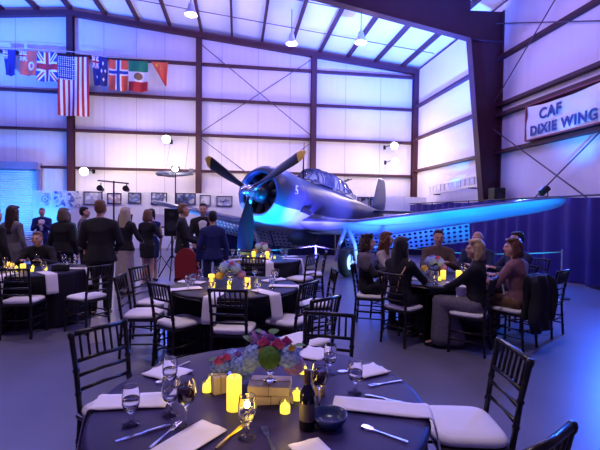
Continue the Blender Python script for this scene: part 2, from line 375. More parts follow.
for i, (l, r, t, b, fr, cols, lab) in enumerate(PICS):
    x0, z1 = on_part(l, t); x1, z0 = on_part(r, b)
    root = thing('framed_picture' if fr else 'poster', lab, 'picture', bw((x0 + x1) / 2, -1.365, z0), TH)
    hw, hh = (x1 - x0) / 2, z1 - z0
    fwid = 0.035 if fr else 0.0
    bm = nb(); box(bm, -hw + fwid, hw - fwid, -0.02, -0.005, fwid, hh - fwid); link('print', bm, pic_mat(i, *cols), root)
    if fr:
        bm = nb()
        box(bm, -hw, hw, -0.035, 0, 0, fwid); box(bm, -hw, hw, -0.035, 0, hh - fwid, hh); box(bm, -hw, -hw + fwid, -0.035, 0, fwid, hh - fwid); box(bm, hw - fwid, hw, -0.035, 0, fwid, hh - fwid)
        link('frame', bm, M_dark, root)
    if i == 0:
        bm = nb()
        for a in range(24):
            for rr0, rr1 in ((hw * 0.45, hw * 0.6),):
                t0, t1 = a / 24 * 2 * PI, (a + 0.85) / 24 * 2 * PI
                q = [bm.verts.new((rr * math.cos(t), -0.022, hh * 0.55 + rr * math.sin(t))) for rr, t in ((rr0, t0), (rr1, t0), (rr1, t1), (rr0, t1))]
                bm.faces.new(q)
        ico(bm, (0, -0.018, hh * 0.55), hw * 0.22, 1, 0, (1, 0.1, 1))
        link('emblem', bm, mat('emblem_blue', (0.05, 0.12, 0.30), 0.5), root)
    if 'aeroplane' in lab or 'aircraft' in lab:
        bm = nb(); obox(bm, (-hw * 0.55, -0.024, hh * 0.45), (hw * 0.6, -0.024, hh * 0.55), 0.006, 0.05); obox(bm, (-hw * 0.2, -0.024, hh * 0.35), (hw * 0.25, -0.024, hh * 0.7), 0.006, 0.06); obox(bm, (-hw * 0.55, -0.024, hh * 0.42), (-hw * 0.45, -0.024, hh * 0.6), 0.006, 0.03)
        link('printed_aeroplane', bm, mat('print_ink', (0.12, 0.14, 0.25), 0.6), root)

# ================================================================== flags
FC = {k: mat('flag_' + k, c, 0.8) for k, c in dict(red=(0.48, 0.03, 0.035), white=(0.85, 0.82, 0.82), navy=(0.03, 0.03, 0.16), blue=(0.03, 0.06, 0.35), green=(0.02, 0.25, 0.12), orange=(0.80, 0.12, 0.06), brown=(0.25, 0.15, 0.08), yellow=(0.85, 0.6, 0.05)).items()}
FK = list(FC); FI = {k: i for i, k in enumerate(FK)}
def jack(u, v):                                        # u right, v down, both 0..1
    a, b = u - 0.5, v - 0.5
    if abs(a) < 0.08 or abs(b) < 0.10: return 'red'
    if abs(a) < 0.15 or abs(b) < 0.18: return 'white'
    d = min(abs(a - b), abs(a + b))
    return 'red' if d < 0.045 else 'white' if d < 0.12 else 'blue'
def f_us(u, v):
    if u < 0.56 and v < 0.40:
        cx, cy = (u / 0.56 * 9) % 1 - .5, (v / 0.40 * 11) % 1 - .5
        return 'white' if abs(cx) + abs(cy) < 0.34 else 'navy'
    return 'red' if int(u * 13) % 2 == 0 else 'white'
def f_nz(u, v):
    if u < 0.42 and v < 0.42: return jack(u / 0.42, v / 0.42)
    for cx, cy in ((0.72, 0.25), (0.62, 0.5), (0.85, 0.5), (0.72, 0.78), (0.25, 0.7)):
        if abs(u - cx) + abs(v - cy) < 0.07: return 'white'
    return 'navy'
def f_dark(u, v): return jack(u / 0.4, v / 0.35) if (u < 0.4 and v < 0.35) else 'navy'
def f_red(u, v):
    if u < 0.45 and v < 0.42: return jack(u / 0.45, v / 0.42)
    if (u - 0.68) ** 2 + (v - 0.6) ** 2 < 0.035: return 'white' if (u - 0.68) ** 2 + (v - 0.6) ** 2 > 0.012 else 'orange'
    return 'orange'
def f_no(u, v):
    a, b = abs(u - 0.5), abs(v - 0.40)
    if a < 0.07 or b < 0.05: return 'blue'
    return 'white' if a < 0.16 or b < 0.11 else 'orange'
def f_mx(u, v):
    if v < 0.34: return 'green'
    if (u - 0.5) ** 2 / 0.05 + (v - 0.5) ** 2 / 0.014 < 1: return 'brown'
    return 'white' if v < 0.67 else 'red'
def f_cn(u, v):
    if abs(u - 0.25) + abs(v - 0.15) < 0.08: return 'yellow'
    for cx, cy in ((0.42, 0.07), (0.5, 0.14), (0.5, 0.24), (0.42, 0.31)):
        if abs(u - cx) + abs(v - cy) < 0.035: return 'yellow'
    return 'orange'
FLAGS = [  # left, right, top, bottom, pattern, slant, label
 (3, 16, 51, 77, f_dark, 0.25, 'dark navy flag with a small corner cross, first on the string'),
 (19, 37, 52, 77, f_red, 0.1, 'orange-red flag with a corner cross and round badge'),
 (37, 57.5, 53, 83, jack, 0.0, 'blue flag crossed in red and white beside the long striped flag'),
 (58, 89, 57, 117, f_us, 0.0, 'long red and white striped flag with starry blue corner'),
 (92, 107.5, 57, 87, f_nz, 0.15, 'navy flag with white stars right of the striped flag'),
 (109, 128, 61, 92, f_no, 0.0, 'red flag with a blue and white cross'),
 (128.5, 148, 62, 93, f_mx, 0.0, 'green, white and red flag with a brown emblem'),
 (151, 168, 63, 87, f_cn, 0.9, 'drooping red flag tapering to a point, last on the string'),
]
def on_back(px, py, Y=-0.52): return on_part(px, py, Y)
for i, (l, r, t, b, fn, sl, lab) in enumerate(FLAGS):
    x0, z1 = on_back(l, t); x1, z0 = on_back(r, b); wd, hh = x1 - x0, z1 - z0
    nx, ny = (65, 66) if fn is f_us else (40, 40)
    bm = nb(); vs = {}
    for a in range(nx + 1):
        for c in range(ny + 1):
            u, v = a / nx, c / ny
            off = 0.05 * math.sin(u * 9 + i + v * 3) * (0.3 + v)
            uu = u * (1 - sl * v) + sl * v * 0.9
            vs[a, c] = bm.verts.new((wd * uu, off, hh * (1 - v) - 0.02 * math.sin(u * PI)))
    for a in range(nx):
        for c in range(ny):
            bm.faces.new((vs[a, c], vs[a, c + 1], vs[a + 1, c + 1], vs[a + 1, c])).material_index = FI[fn((a + .5) / nx, (c + .5) / ny)]
    o = link('flag', bm, None, smooth=True, mats=[FC[k] for k in FK])
    md = o.modifiers.new('thick', 'SOLIDIFY'); md.thickness = 0.006
    o.location = bw(x0, -0.52, z0); o.rotation_euler = (0, 0, TH); tag(o, lab, 'flag', 'flags strung along the back wall')
bm = nb()
pts = [V((x, -0.535, z + 0.03)) for x, z in (on_back(-8, 51), on_back(30, 51.6), on_back(73, 54.5), on_back(110, 60), on_back(150, 62), on_back(172, 62.5))]
tube(bm, pts, 0.012, 5); o = link('flag_rope', bm, mat('cord_white', (0.6, 0.6, 0.6), 0.8)); o.matrix_world = HB; tag(o, 'thin cord carrying the row of flags on the back wall', 'cord')

# ================================================================== lamps
def high_bay(p, lab):
    root = thing('high_bay_lamp', lab, 'lamp', p)
    zr = 0.9
    bm = nb(); lathe(bm, [(0.05, 0.28), (0.10, 0.22), (0.12, 0.10), (0.24, -0.16), (0.23, -0.16), (0.10, 0.08)], 24); link('reflector', bm, mat('lamp_shade', (0.7, 0.68, 0.75), 0.3, 0.5), root, True)
    bm = nb(); ico(bm, (0, 0, -0.10), 0.13, 2, 0, (1, 1, 1.2)); link('bulb', bm, M_bulbv, root, True)
    d = p - V((CX, CY, 0)); X = d.x * math.cos(TH) + d.y * math.sin(TH)
    bm = nb(); tube(bm, [(0, 0, 0.26), (0, 0, roofz(X) + 0.22 - p.z)], 0.015, 6); link('hanging_rod', bm, M_dark, root)
for p, lab in zip(HIGHBAY, ('brightest round high bay lamp hanging near the X bracing', 'round high bay lamp hanging toward the big tapered column', 'round high bay lamp hanging over the flags side of the roof')): high_bay(p, lab)
for p, lab in zip(WALLLAMP, ('glowing wall lamp above the hanging model aircraft', 'glowing wall lamp low on the ridge column', 'lower of two glowing wall lamps above the tail fin', 'upper of two glowing wall lamps above the tail fin')):
    d = p - V((CX, CY, 0)); Y = -d.x * math.sin(TH) + d.y * math.cos(TH)
    root = thing('wall_lamp', lab, 'lamp', p, TH)
    bm = nb(); ico(bm, (0, -0.02, 0), 0.17, 3); link('bulb', bm, M_bulb, root, True)
    bm = nb(); tube(bm, [(0, 0.08, 0.04), (0, 0.2, 0.12), (0, -Y - 0.01, 0.12)], 0.02, 6); box(bm, -0.06, 0.06, -Y - 0.03, -Y, 0.02, 0.22); link('bracket', bm, M_dark, root)
root = thing('flood_light', 'glowing flood light on a tall black stand beside the man facing right', 'lamp', (FLOOD.x, FLOOD.y, 0), TH)
bm = nb(); ico(bm, (0, -0.04, FLOOD.z), 0.12, 2, 0, (1, 0.5, 0.8)); link('bulb', bm, M_bulb, root, True)
bm = nb(); box(bm, -0.16, 0.16, 0.02, 0.10, FLOOD.z - 0.1, FLOOD.z + 0.12); link('housing', bm, M_dark, root)
bm = nb(); tube(bm, [(0, 0.04, 0.5), (0, 0.04, FLOOD.z - 0.1)], 0.022, 8); link('pole', bm, M_dark, root)
for k in range(3):
    a = k * 2.09 + 0.4; bm = nb(); tube(bm, [(0, 0.04, 0.8), (0.5 * math.cos(a), 0.04 + 0.5 * math.sin(a), 0.012)], 0.014, 6); link('leg', bm, M_dark, root)
# lighting T stand
p = V((-5.45, 12.0, 0))
root = thing('lighting_stand', 'tall black T-bar lighting stand in front of the framed prints', 'light stand', p, 0.1)
bm = nb(); tube(bm, [(0, 0, 0.6), (0, 0, 2.52)], [0.03, 0.022], 8); link('pole', bm, M_dark, root)
bm = nb(); tube(bm, [(-0.45, 0, 2.52), (0.42, 0, 2.45)], 0.02, 8); link('crossbar', bm, M_dark, root)
for x in (-0.36, 0.36):
    bm = nb(); tube(bm, [(x, 0, 2.46), (x, 0, 2.36)], 0.012, 6); tube(bm, [(x, -0.10, 2.30), (x, 0.10, 2.26)], [0.09, 0.06], 12); link('spotlight', bm, M_dark, root)
for k in range(3):
    a = k * 2.09; bm = nb(); tube(bm, [(0, 0, 0.9), (0.55 * math.cos(a), 0.55 * math.sin(a), 0.015)], 0.016, 6); link('leg', bm, M_dark, root)
# small spotlight on top of the drape, loudspeaker by the column
def can(p, aim, lab):
    root = thing('par_can_light', lab, 'spotlight', p, 0)
    d = V(aim).normalized()
    bm = nb(); tube(bm, [V((0, 0, 0.14)) - d * 0.1, V((0, 0, 0.14)) + d * 0.14], 0.09, 14, False); link('can', bm, M_dark, root, True)
    bm = nb(); tube(bm, [V((0, 0, 0.14)) + d * 0.10, V((0, 0, 0.14)) + d * 0.115], 0.085, 14); link('lens', bm, mat('blue_lens', (0.1, 0.4, 1), 0.2, emit=((0.1, 0.5, 1.0), 3.0)), root)
    bm = nb(); box(bm, -0.11, 0.11, -0.03, 0.03, 0, 0.015); box(bm, -0.11, -0.1, -0.02, 0.02, 0, 0.16); box(bm, 0.1, 0.11, -0.02, 0.02, 0, 0.16); link('yoke', bm, M_dark, root)

# drape along the right wall
DX = -0.85
root = thing('pipe_and_drape', 'long purple drape hung on pipes along the right wall', 'drape', bw(DX, -5, 0), TH)
bm = nb(); prev = None; N = 620
for i in range(N + 1):
    y = 4.6 - i * 17.0 / N
    ph = y * 11 + 1.3 * math.sin(y * 1.7)
    row = []
    for j, (z, amp) in enumerate(((0.02, 0.075), (0.7, 0.065), (1.4, 0.05), (2.0, 0.035), (2.12, 0.03))):
        sag = -0.05 * abs(math.sin(y * 1.15)) if j >= 3 else 0
        row.append(bm.verts.new((amp * math.sin(ph + 0.4 * math.sin(z * 3 + y)), y, z + sag)))
    if prev:
        for a in range(4): bm.faces.new((prev[a], row[a], row[a + 1], prev[a + 1]))
    prev = row
o = link('curtain', bm, M_drape, root, True)
bm = nb(); tube(bm, [(0.0, 4.6, 2.13), (0.0, -12.4, 2.13)], 0.02, 8); link('top_rail', bm, M_dark, root)
for y in (4.5, 1.6, -1.2, -4.0, -6.8, -9.6):
    bm = nb(); tube(bm, [(0.12, y, 0.02), (0.12, y, 2.16)], 0.022, 8); box(bm, -0.12, 0.3, y - 0.15, y + 0.15, 0, 0.015); link('upright', bm, M_dark, root)
can(bw(DX, -10.0, 2.16), (0.8, 0.15, 0.6), 'small black spotlight on top of the purple drape')
root = thing('loudspeaker', 'black loudspeaker on a pole at the foot of the big column', 'loudspeaker', bw(-0.42, -7.35, 0), TH)
bm = nb(); box(bm, -0.2, 0.2, -0.18, 0.18, 2.12, 2.55); bevelled(link('cabinet', bm, M_dark, root), 0.02)
bm = nb(); tube(bm, [(0, -0.19, 2.25), (0, -0.183, 2.25)], 0.13, 18); link('grille', bm, mat('grille', (0.03, 0.03, 0.04), 0.7), root)
bm = nb(); tube(bm, [(0, 0, 0.02), (0, 0, 2.12)], 0.025, 8); box(bm, -0.25, 0.25, -0.25, 0.25, 0, 0.02); link('pole', bm, M_dark, root)
# ladder fixed to the right wall
root = thing('ladder', 'pale aluminium ladder hung sideways on the right wall above the drape', 'ladder', bw(-0.06, -2.1, 2.55), TH)
ML = mat('aluminium', (0.75, 0.72, 0.66), 0.4, 0.2)
for z0, nm in ((0.0, 'rail'), (0.36, 'rail')):
    bm = nb(); obox(bm, (-0.24, 0, z0), (-0.24, -4.0, z0 + 0.18), 0.05, 0.09); link(nm, bm, ML, root)
for i in range(12):
    y = -0.2 - i * 0.32; bm = nb(); tube(bm, [(-0.24, y, 0.02 - y * 0.045), (-0.24, y, 0.36 - y * 0.045)], 0.025, 6); link('rung', bm, ML, root)
for y in (-0.6, -3.4):
    bm = nb(); obox(bm, (-0.27, y, -0.05 - y * 0.045), (0.055, y, -0.05 - y * 0.045), 0.04, 0.04); link('bracket', bm, M_dark, root)

root = thing('loudspeaker', 'black loudspeaker on a pole left of the man facing right', 'loudspeaker', (-3.12, 10.0, 0), 0.2)
bm = nb(); box(bm, -0.17, 0.17, -0.16, 0.16, 1.05, 1.72); bevelled(link('cabinet', bm, M_dark, root), 0.02)
bm = nb(); tube(bm, [(0, -0.17, 1.3), (0, -0.163, 1.3)], 0.13, 18); tube(bm, [(0, -0.17, 1.58), (0, -0.163, 1.58)], 0.06, 14); link('grille', bm, mat('grille', (0.03, 0.03, 0.04), 0.7), root)
bm = nb(); tube(bm, [(0, 0, 0.5), (0, 0, 1.05)], 0.025, 8); link('pole', bm, M_dark, root)
for k in range(3):
    a = k * 2.09 + 0.5; bm = nb(); tube(bm, [(0, 0, 0.6), (0.4 * math.cos(a), 0.4 * math.sin(a), 0.014)], 0.014, 6); link('leg', bm, M_dark, root)
for i, (x, y, lab) in enumerate(((-3.75, 11.0, 'music stand with a white sheet beside the pole loudspeaker'), (-4.95, 11.4, 'music stand with a white sheet by the lighting stand'))):
    root = thing('music_stand', lab, 'music stand', (x, y, 0), 0.15 - i * 0.4, 'music stands')
    bm = nb(); obox(bm, (0, 0.06, 1.2), (0, 0.16, 1.55), 0.46, 0.01, (0, 1, 0)); link('desk', bm, M_dark, root)
    bm = nb(); obox(bm, (0, 0.04, 1.24), (0, 0.135, 1.56), 0.30, 0.004, (0, 1, 0)); link('sheet', bm, M_napkin, root)
    bm = nb(); tube(bm, [(0, 0.08, 0.4), (0, 0.08, 1.3)], 0.012, 6); link('pole', bm, M_dark, root)
    for k in range(3):
        a = k * 2.09 + 0.5; bm = nb(); tube(bm, [(0, 0.08, 0.45), (0.3 * math.cos(a), 0.08 + 0.3 * math.sin(a), 0.01)], 0.009, 6); link('leg', bm, M_dark, root)
# banner
def text_mesh(s, size, name, m, parent, ext=0.004, bold=0.0):
    cu = bpy.data.curves.new(name, 'FONT'); cu.body = s; cu.size = size; cu.space_character = 1.12; cu.extrude = ext; cu.offset = bold; cu.align_x = 'CENTER'; cu.resolution_u = 4
    t = bpy.data.objects.new(name, cu); C.objects.link(t)
    me = bpy.data.meshes.new_from_object(t.evaluated_get(bpy.context.evaluated_depsgraph_get()))
    bpy.data.objects.remove(t); bpy.data.curves.remove(cu)
    me.materials.clear(); me.materials.append(m)
    o = bpy.data.objects.new(name, me); C.objects.link(o); o.parent = parent; return o
root = thing('banner', 'white vinyl banner with blue lettering in a red frame on the right wall', 'banner', bw(-0.28, -8.5, 3.92), TH)
BL, BH = 2.75, 1.02
bm = nb(); g = {}
for a in range(41):
    for c in range(17):
        u, v = a / 40, c / 16
        sag = 0.09 * math.sin(PI * u) * v
        off = 0.016 * math.sin(9 * (u * 1.1 - v * 0.7)) + 0.010 * math.sin(17 * (u + v * 0.6))
        g[a, c] = bm.verts.new((off, -0.02 - BL * u, 0.02 + (BH - 0.04) * v - sag))
for a in range(40):
    for c in range(16): bm.faces.new((g[a, c], g[a, c + 1], g[a + 1, c + 1], g[a + 1, c]))
o = link('sheet', bm, mat('vinyl', (0.82, 0.82, 0.84), 0.4), root, True)
bm = nb()
for y0, y1, z0, z1 in ((0.03, -BL - 0.07, -0.03, 0.01), (0.03, -BL - 0.07, BH - 0.01, BH + 0.03), (0.03, -0.02, 0, BH), (-BL - 0.02, -BL - 0.07, 0, BH)):
    box(bm, -0.03, 0.26, min(y0, y1), max(y0, y1), z0, z1)
link('frame', bm, mat('frame_red', (0.22, 0.03, 0.05), 0.5), root)
MT = mat('banner_blue', (0.01, 0.05, 0.25), 0.5)
for s, sz, y, z in (('CAF', 0.42, -0.98, 0.52), ('DIXIE WING', 0.385, -1.38, 0.10)):
    t = text_mesh(s, sz, 'lettering', MT, root, 0.004, 0.014)
    t.rotation_euler = (PI / 2, 0, -PI / 2); t.location = (-0.034, y, z)

# ================================================================== AIRCRAFT
A_P = math.radians(5.0)
AIR = thing('propeller_aircraft', 'dark blue vintage single-engine military plane with three-blade propeller', 'aircraft', (-1.16, 9.5, 0), math.atan2(-0.49, 0.87))
HUBZ = 2.14
def T(x, y, z): return V((x, y * math.cos(A_P) + z * math.sin(A_P), HUBZ - y * math.sin(A_P) + z * math.cos(A_P)))
M_blu = mat('plane_blue_grey', (0.08, 0.095, 0.17), 0.32, noise=0.2, nscale=3, spec=0.6)
M_lit = mat('plane_light_grey', (0.50, 0.54, 0.60), 0.38, noise=0.1, nscale=3)
M_eng = mat('engine_metal', (0.06, 0.055, 0.06), 0.4, 0.6)
M_alu = mat('bare_aluminium', (0.72, 0.73, 0.76), 0.25, 0.9)
M_blade = mat('blade_black', (0.018, 0.018, 0.02), 0.3)
M_tip = mat('tip_yellow', (0.85, 0.55, 0.04), 0.4)
def loft(bm, secs, closed_ends=True):
    rings = [[bm.verts.new(p) for p in s] for s in secs]; n = len(rings[0])
    for a, b in zip(rings, rings[1:]):
        for k in range(n): bm.faces.new((a[k], a[(k + 1) % n], b[(k + 1) % n], b[k]))
    if closed_ends: bm.faces.new(rings[0][::-1]); bm.faces.new(rings[-1])
    return bm
def fsec(y, hw, up, dn, zc, n=28, e=1.0):
    out = []
    for k in range(n):
        t = 2 * PI * k / n; c, s = math.cos(t), math.sin(t)
        out.append(T(hw * c, y, zc + (up if s > 0 else dn) * s))
    return out
bm = nb()
loft(bm, [fsec(*q) for q in ((1.25, .66, .66, .68, 0), (1.6, .66, .66, .72, 0), (2.2, .62, .66, .76, 0), (3.2, .58, .66, .78, .0), (4.5, .53, .64, .72, .0), (6.0, .42, .52, .54, .05), (7.5, .28, .38, .36, .13), (8.8, .15, .26, .22, .2), (9.6, .05, .16, .12, .24), (9.85, .015, .05, .04, .25))])
def two_tone(o, low, thr):
    o.data.materials.append(low)
    for p in o.data.polygons:
        c = p.center; z = (c.z - HUBZ) * math.cos(A_P) + c.y * math.sin(A_P)
        if z / max(1e-4, math.hypot(c.x, z)) < thr: p.material_index = 1
    return o
two_tone(link('fuselage', bm, M_blu, AIR, True), M_lit, -0.55)
bm = nb()
loft(bm, [fsec(*q, 0, 40) for q in ((1.42, .70, .70, .70), (1.2, .715, .715, .715), (0.8, .71, .71, .71), (0.5, .68, .68, .68), (0.34, .60, .60, .60), (0.30, .54, .54, .54), (0.34, .50, .50, .50), (0.6, .55, .55, .55), (1.1, .60, .60, .60))], False)
two_tone(link('cowling', bm, M_blu, AIR, True), M_lit, -0.45)
eng = None
bm = nb(); loft(bm, [fsec(*q, 0, 24) for q in ((0.18, .10, .10, .10), (0.3, .2, .2, .2), (0.55, .24, .24, .24), (0.95, .26, .26, .26))]); eng = link('engine', bm, M_eng, AIR, True)
for k in range(9):
    a = 2 * PI * k / 9 + PI / 2; bm = nb(); pts = []; rs = []
    for i in range(13): pts.append(T(math.cos(a) * (0.2 + 0.025 * i), 0.62, math.sin(a) * (0.2 + 0.025 * i))); rs.append(0.10 if i % 2 else 0.08)
    tube(bm, pts, rs, 10); link('cylinder', bm, M_eng, eng, True)
bm = nb(); loft(bm, [fsec(*q, 0, 24) for q in ((1.12, .62, .62, .62), (1.15, .60, .60, .60))]); link('firewall', bm, M_eng, AIR)
# propeller
bm = nb(); loft(bm, [fsec(*q, 0, 20) for q in ((-0.30, .02, .02, .02), (-0.28, .08, .08, .08), (-0.14, .12, .12, .12), (0.0, .15, .15, .15), (0.12, .13, .13, .13), (0.22, .10, .10, .10))]); link('propeller_hub', bm, M_alu, AIR, True)
for deg in (-92, 30, 150):
    a = math.radians(deg); ca, sa = math.cos(a), math.sin(a)
    bm = nb(); secs = []
    for i in range(15):
        r = 0.06 + i / 14 * 1.59; f = i / 14
        ch = 0.055 if r < 0.2 else 0.055 + 0.125 * min(1, (r - 0.2) / 0.55)
        if f > 0.8: ch *= math.sqrt(max(0.02, 1 - ((f - 0.8) / 0.2) ** 2)) 
        th = 0.055 * (1 - f) + 0.012; tw = math.radians(62 - 42 * f)
        sec = []
        for k in range(10):
            t = 2 * PI * k / 10; cx, cy = ch * math.cos(t), th * math.sin(t)
            tx, ty = cx * math.cos(tw) - cy * math.sin(tw), cx * math.sin(tw) + cy * math.cos(tw)
            sec.append(T(ca * r - sa * tx, ty - 0.02, sa * r + ca * tx))
        secs.append(sec)
    loft(bm, secs)
    bl = link('propeller_blade', bm, None, AIR, True, [M_blade, M_tip])
    for p in bl.data.polygons:
        q = p.center - T(0, 0, 0)
        if q.length > 1.46: p.material_index = 1
    bm = nb(); tube(bm, [T(0, 0, 0), T(ca * 0.3, 0, sa * 0.3)], [0.085, 0.07], 12); link('blade_cuff', bm, M_alu, bl, True)
# wings
W_I = math.radians(5.0)
def wing_z(x): return -0.56 + (0 if abs(x) < 1.9 else (abs(x) - 1.9) * math.tan(math.radians(8.6)))
def wing_sec(x, yl, ch, th=0.11, n=12):
    s = []
    for side in (1, -1):
        for k in range(n):
            f = (1 - math.cos(PI * k / n)) / 2 if side == 1 else (1 + math.cos(PI * k / n)) / 2
            t = 5 * th * (0.2969 * math.sqrt(f) - 0.126 * f - 0.3516 * f * f + 0.2843 * f ** 3 - 0.1036 * f ** 4)
            zz = (t * 1.1 if side == 1 else -t * 0.8) * ch
            yy = f * ch
            s.append(T(x, yl + yy * math.cos(W_I) + zz * math.sin(W_I), wing_z(x) - yy * math.sin(W_I) + zz * math.cos(W_I)))
    return s
WS = [(0.0, 1.75, 2.75), (0.5, 1.75, 2.75), (1.9, 1.80, 2.6), (3.0, 1.92, 2.32), (4.2, 2.06, 2.0), (5.2, 2.18, 1.72), (5.8, 2.28, 1.5), (6.1, 2.40, 1.22), (6.27, 2.58, 0.86), (6.33, 2.80, 0.4)]
for sgn, nm in ((1, 'wing'), (-1, 'wing')):
    bm = nb(); ss = [wing_sec(sgn * x, yl, ch) for x, yl, ch in WS]
    if sgn < 0: ss = ss[::-1]
    loft(bm, ss); bmesh.ops.recalc_face_normals(bm, faces=bm.faces)
    o = link(nm, bm, M_blu, AIR, True); o.data.materials.append(M_lit)
    bm2 = o.data
    for p in bm2.polygons:
        if p.normal.z < -0.1: p.material_index = 1
# perforated dive flaps hanging under the trailing edges
def holed(bm, pa, ub, ud, nx, ny, hole=0.33):
    """panel spanned by vectors with round holes"""
    for i in range(nx):
        for j in range(ny):
            c = pa + ub * ((i + .5) / nx) + ud * ((j + .5) / ny); hu, hd = ub / nx / 2, ud / ny / 2
            K = 8
            inn = [bm.verts.new(c + (hu * math.cos(2 * PI * (k + .5) / K) + hd * math.sin(2 * PI * (k + .5) / K)) * hole * 2) for k in range(K)]
            out = []
            for k in range(K):
                t = 2 * PI * (k + .5) / K; x, y = math.cos(t), math.sin(t); m = max(abs(x), abs(y)); out.append(bm.verts.new(c + hu * x / m + hd * y / m))
            for k in range(K): bm.faces.new((inn[k], out[k], out[(k + 1) % K], inn[(k + 1) % K]))
            cor = [c + hu * sx + hd * sy for sx, sy in ((1, 1), (-1, 1), (-1, -1), (1, -1))]
            for q, (k0, k1) in enumerate(((0, 1), (2, 3), (4, 5), (6, 7))): bm.faces.new((out[k0], bm.verts.new(cor[q]), out[k1]))
def te(x):
    for (x0, y0, c0), (x1, y1, c1) in zip(WS, WS[1:]):
        if x0 <= x <= x1:
            f = (x - x0) / (x1 - x0); yl, ch = y0 + (y1 - y0) * f, c0 + (c1 - c0) * f; return yl, ch
for sgn in (1, -1):
    for xa, xb, nx in ((0.75, 1.85, 7), (1.95, 4.3, 16)):
        bm = nb()
        pts = []
        for x in (xa, xb):
            yl, ch = te(x); f = 0.76
            pts.append(T(sgn * x, yl + f * ch, wing_z(x) - f * ch * math.sin(W_I) - 0.085))
        p0, p1 = pts
        hang = T(0, 0.30, -0.44) - T(0, 0, 0)
        holed(bm, p0, p1 - p0, hang, nx, 4)
        bmesh.ops.remove_doubles(bm, verts=bm.verts, dist=0.001)
        o = link('dive_flap', bm, M_lit, AIR); md = o.modifiers.new('t', 'SOLIDIFY'); md.thickness = 0.012
# tail
def fin_loft(bm, secs):
    loft(bm, secs); bmesh.ops.recalc_face_normals(bm, faces=bm.faces)
def flat_sec(fn, y0, y1, th, n=8):
    s = []
    for side in (1, -1):
        for k in range(n):
            f = (1 - math.cos(PI * k / n)) / 2 if side == 1 else (1 + math.cos(PI * k / n)) / 2
            s.append(fn(y0 + (y1 - y0) * f, side * th * math.sqrt(f + 0.001) * (1 - f) * 2.2))
    return s
bm = nb(); fin_loft(bm, [flat_sec(lambda y, t, z=z: T(t, y, z), a, b, th) for z, a, b, th in ((0.25, 7.6, 9.85, .06), (0.6, 8.35, 10.0, .06), (1.0, 8.55, 10.1, .05), (1.45, 8.75, 10.0, .04), (1.75, 8.95, 9.85, .025), (1.85, 9.2, 9.6, .01))]); link('tail_fin', bm, M_blu, AIR, True)
for sgn in (1, -1):
    bm = nb(); fin_loft(bm, [flat_sec(lambda y, t, x=x: T(sgn * x, y, 0.32 + t), a, b, th) for x, a, b, th in ((0.0, 7.9, 9.5, .07), (0.9, 8.1, 9.45, .06), (1.8, 8.35, 9.35, .04), (2.1, 8.55, 9.2, .02), (2.18, 8.75, 9.0, .008))]); link('tailplane', bm, M_blu, AIR, True)
# cockpit canopy: curved glazing and its metal frames
CS = [(2.35, .34, .60, .66), (2.75, .36, .60, 1.02), (3.2, .37, .60, 1.10), (4.2, .37, .60, 1.12), (5.0, .35, .58, 1.02), (5.8, .28, .54, .70)]
def carc(y, hw, z0, z1, n=10, g=0.0):
    return [T((hw + g) * math.cos(PI * k / n), y, z0 + (z1 + g - z0) * math.sin(PI * k / n) ** 0.8) for k in range(n + 1)]
M_backing = mat('navy_backing', (0.012, 0.014, 0.07), 0.8, noise=0.2, nscale=4)
M_can = mat('canopy_glass', (0.55, 0.65, 0.85), 0.05, trans=0.85, ior=1.1)
def mid(f):
    k = min(int(f), len(CS) - 2); t = f - k; return tuple(a + (b - a) * t for a, b in zip(CS[k], CS[k + 1]))
bm = nb(); rings = [[bm.verts.new(p) for p in carc(*c)] for c in CS]
for a, b in zip(rings, rings[1:]):
    for k in range(10): bm.faces.new((a[k], a[k + 1], b[k + 1], b[k]))
link('canopy', bm, M_can, AIR, True)
bm = nb()
for f in (0, 1, 1.6, 2.0, 2.5, 3.0, 3.5, 4.0, 4.5, 5.0):
    pts = carc(*mid(f), 10, 0.006); tube(bm, pts, 0.022, 5)
for k in (0, 3, 5, 7, 10): tube(bm, [carc(*mid(f / 2), 10, 0.006)[k] for f in range(11)], 0.018, 5)
link('canopy_frame', bm, M_blu, AIR)
bm = nb(); box(bm, -0.2, 0.2, -0.08, 0.08, 0, 0.62)
for v in bm.verts: v.co = T(v.co.x, v.co.y + 4.0, v.co.z + 0.45)
link('headrest', bm, M_dark, AIR)
# twin rear guns, mast, exhaust, number
bm = nb()
for x in (-0.06, 0.06): tube(bm, [T(x, 5.0, 0.95), T(x, 5.9, 1.25)], 0.02, 6)
link('rear_guns', bm, M_dark, AIR)
bm = nb(); tube(bm, [T(0.12, 2.25, 0.55), T(0.12, 2.2, 1.65)], [0.03, 0.012], 6); link('antenna_mast', bm, M_dark, AIR)
bm = nb(); tube(bm, [T(0.66, 1.3, -0.30), T(0.75, 1.6, -0.36)], [0.07, 0.06], 10); link('exhaust', bm, M_eng, AIR)
t = text_mesh('5', 0.34, 'number_marking', mat('number_white', (0.85, 0.85, 0.85), 0.5), AIR, 0.003, 0.005)
t.matrix_basis = Matrix.Translation(T(0.705, 0.93, 0.02)) @ Matrix.Rotation(-A_P, 4, 'X') @ Matrix(((0, 0, 1, 0), (1, 0, 0, 0), (0, 1, 0, 0), (0, 0, 0, 1)))
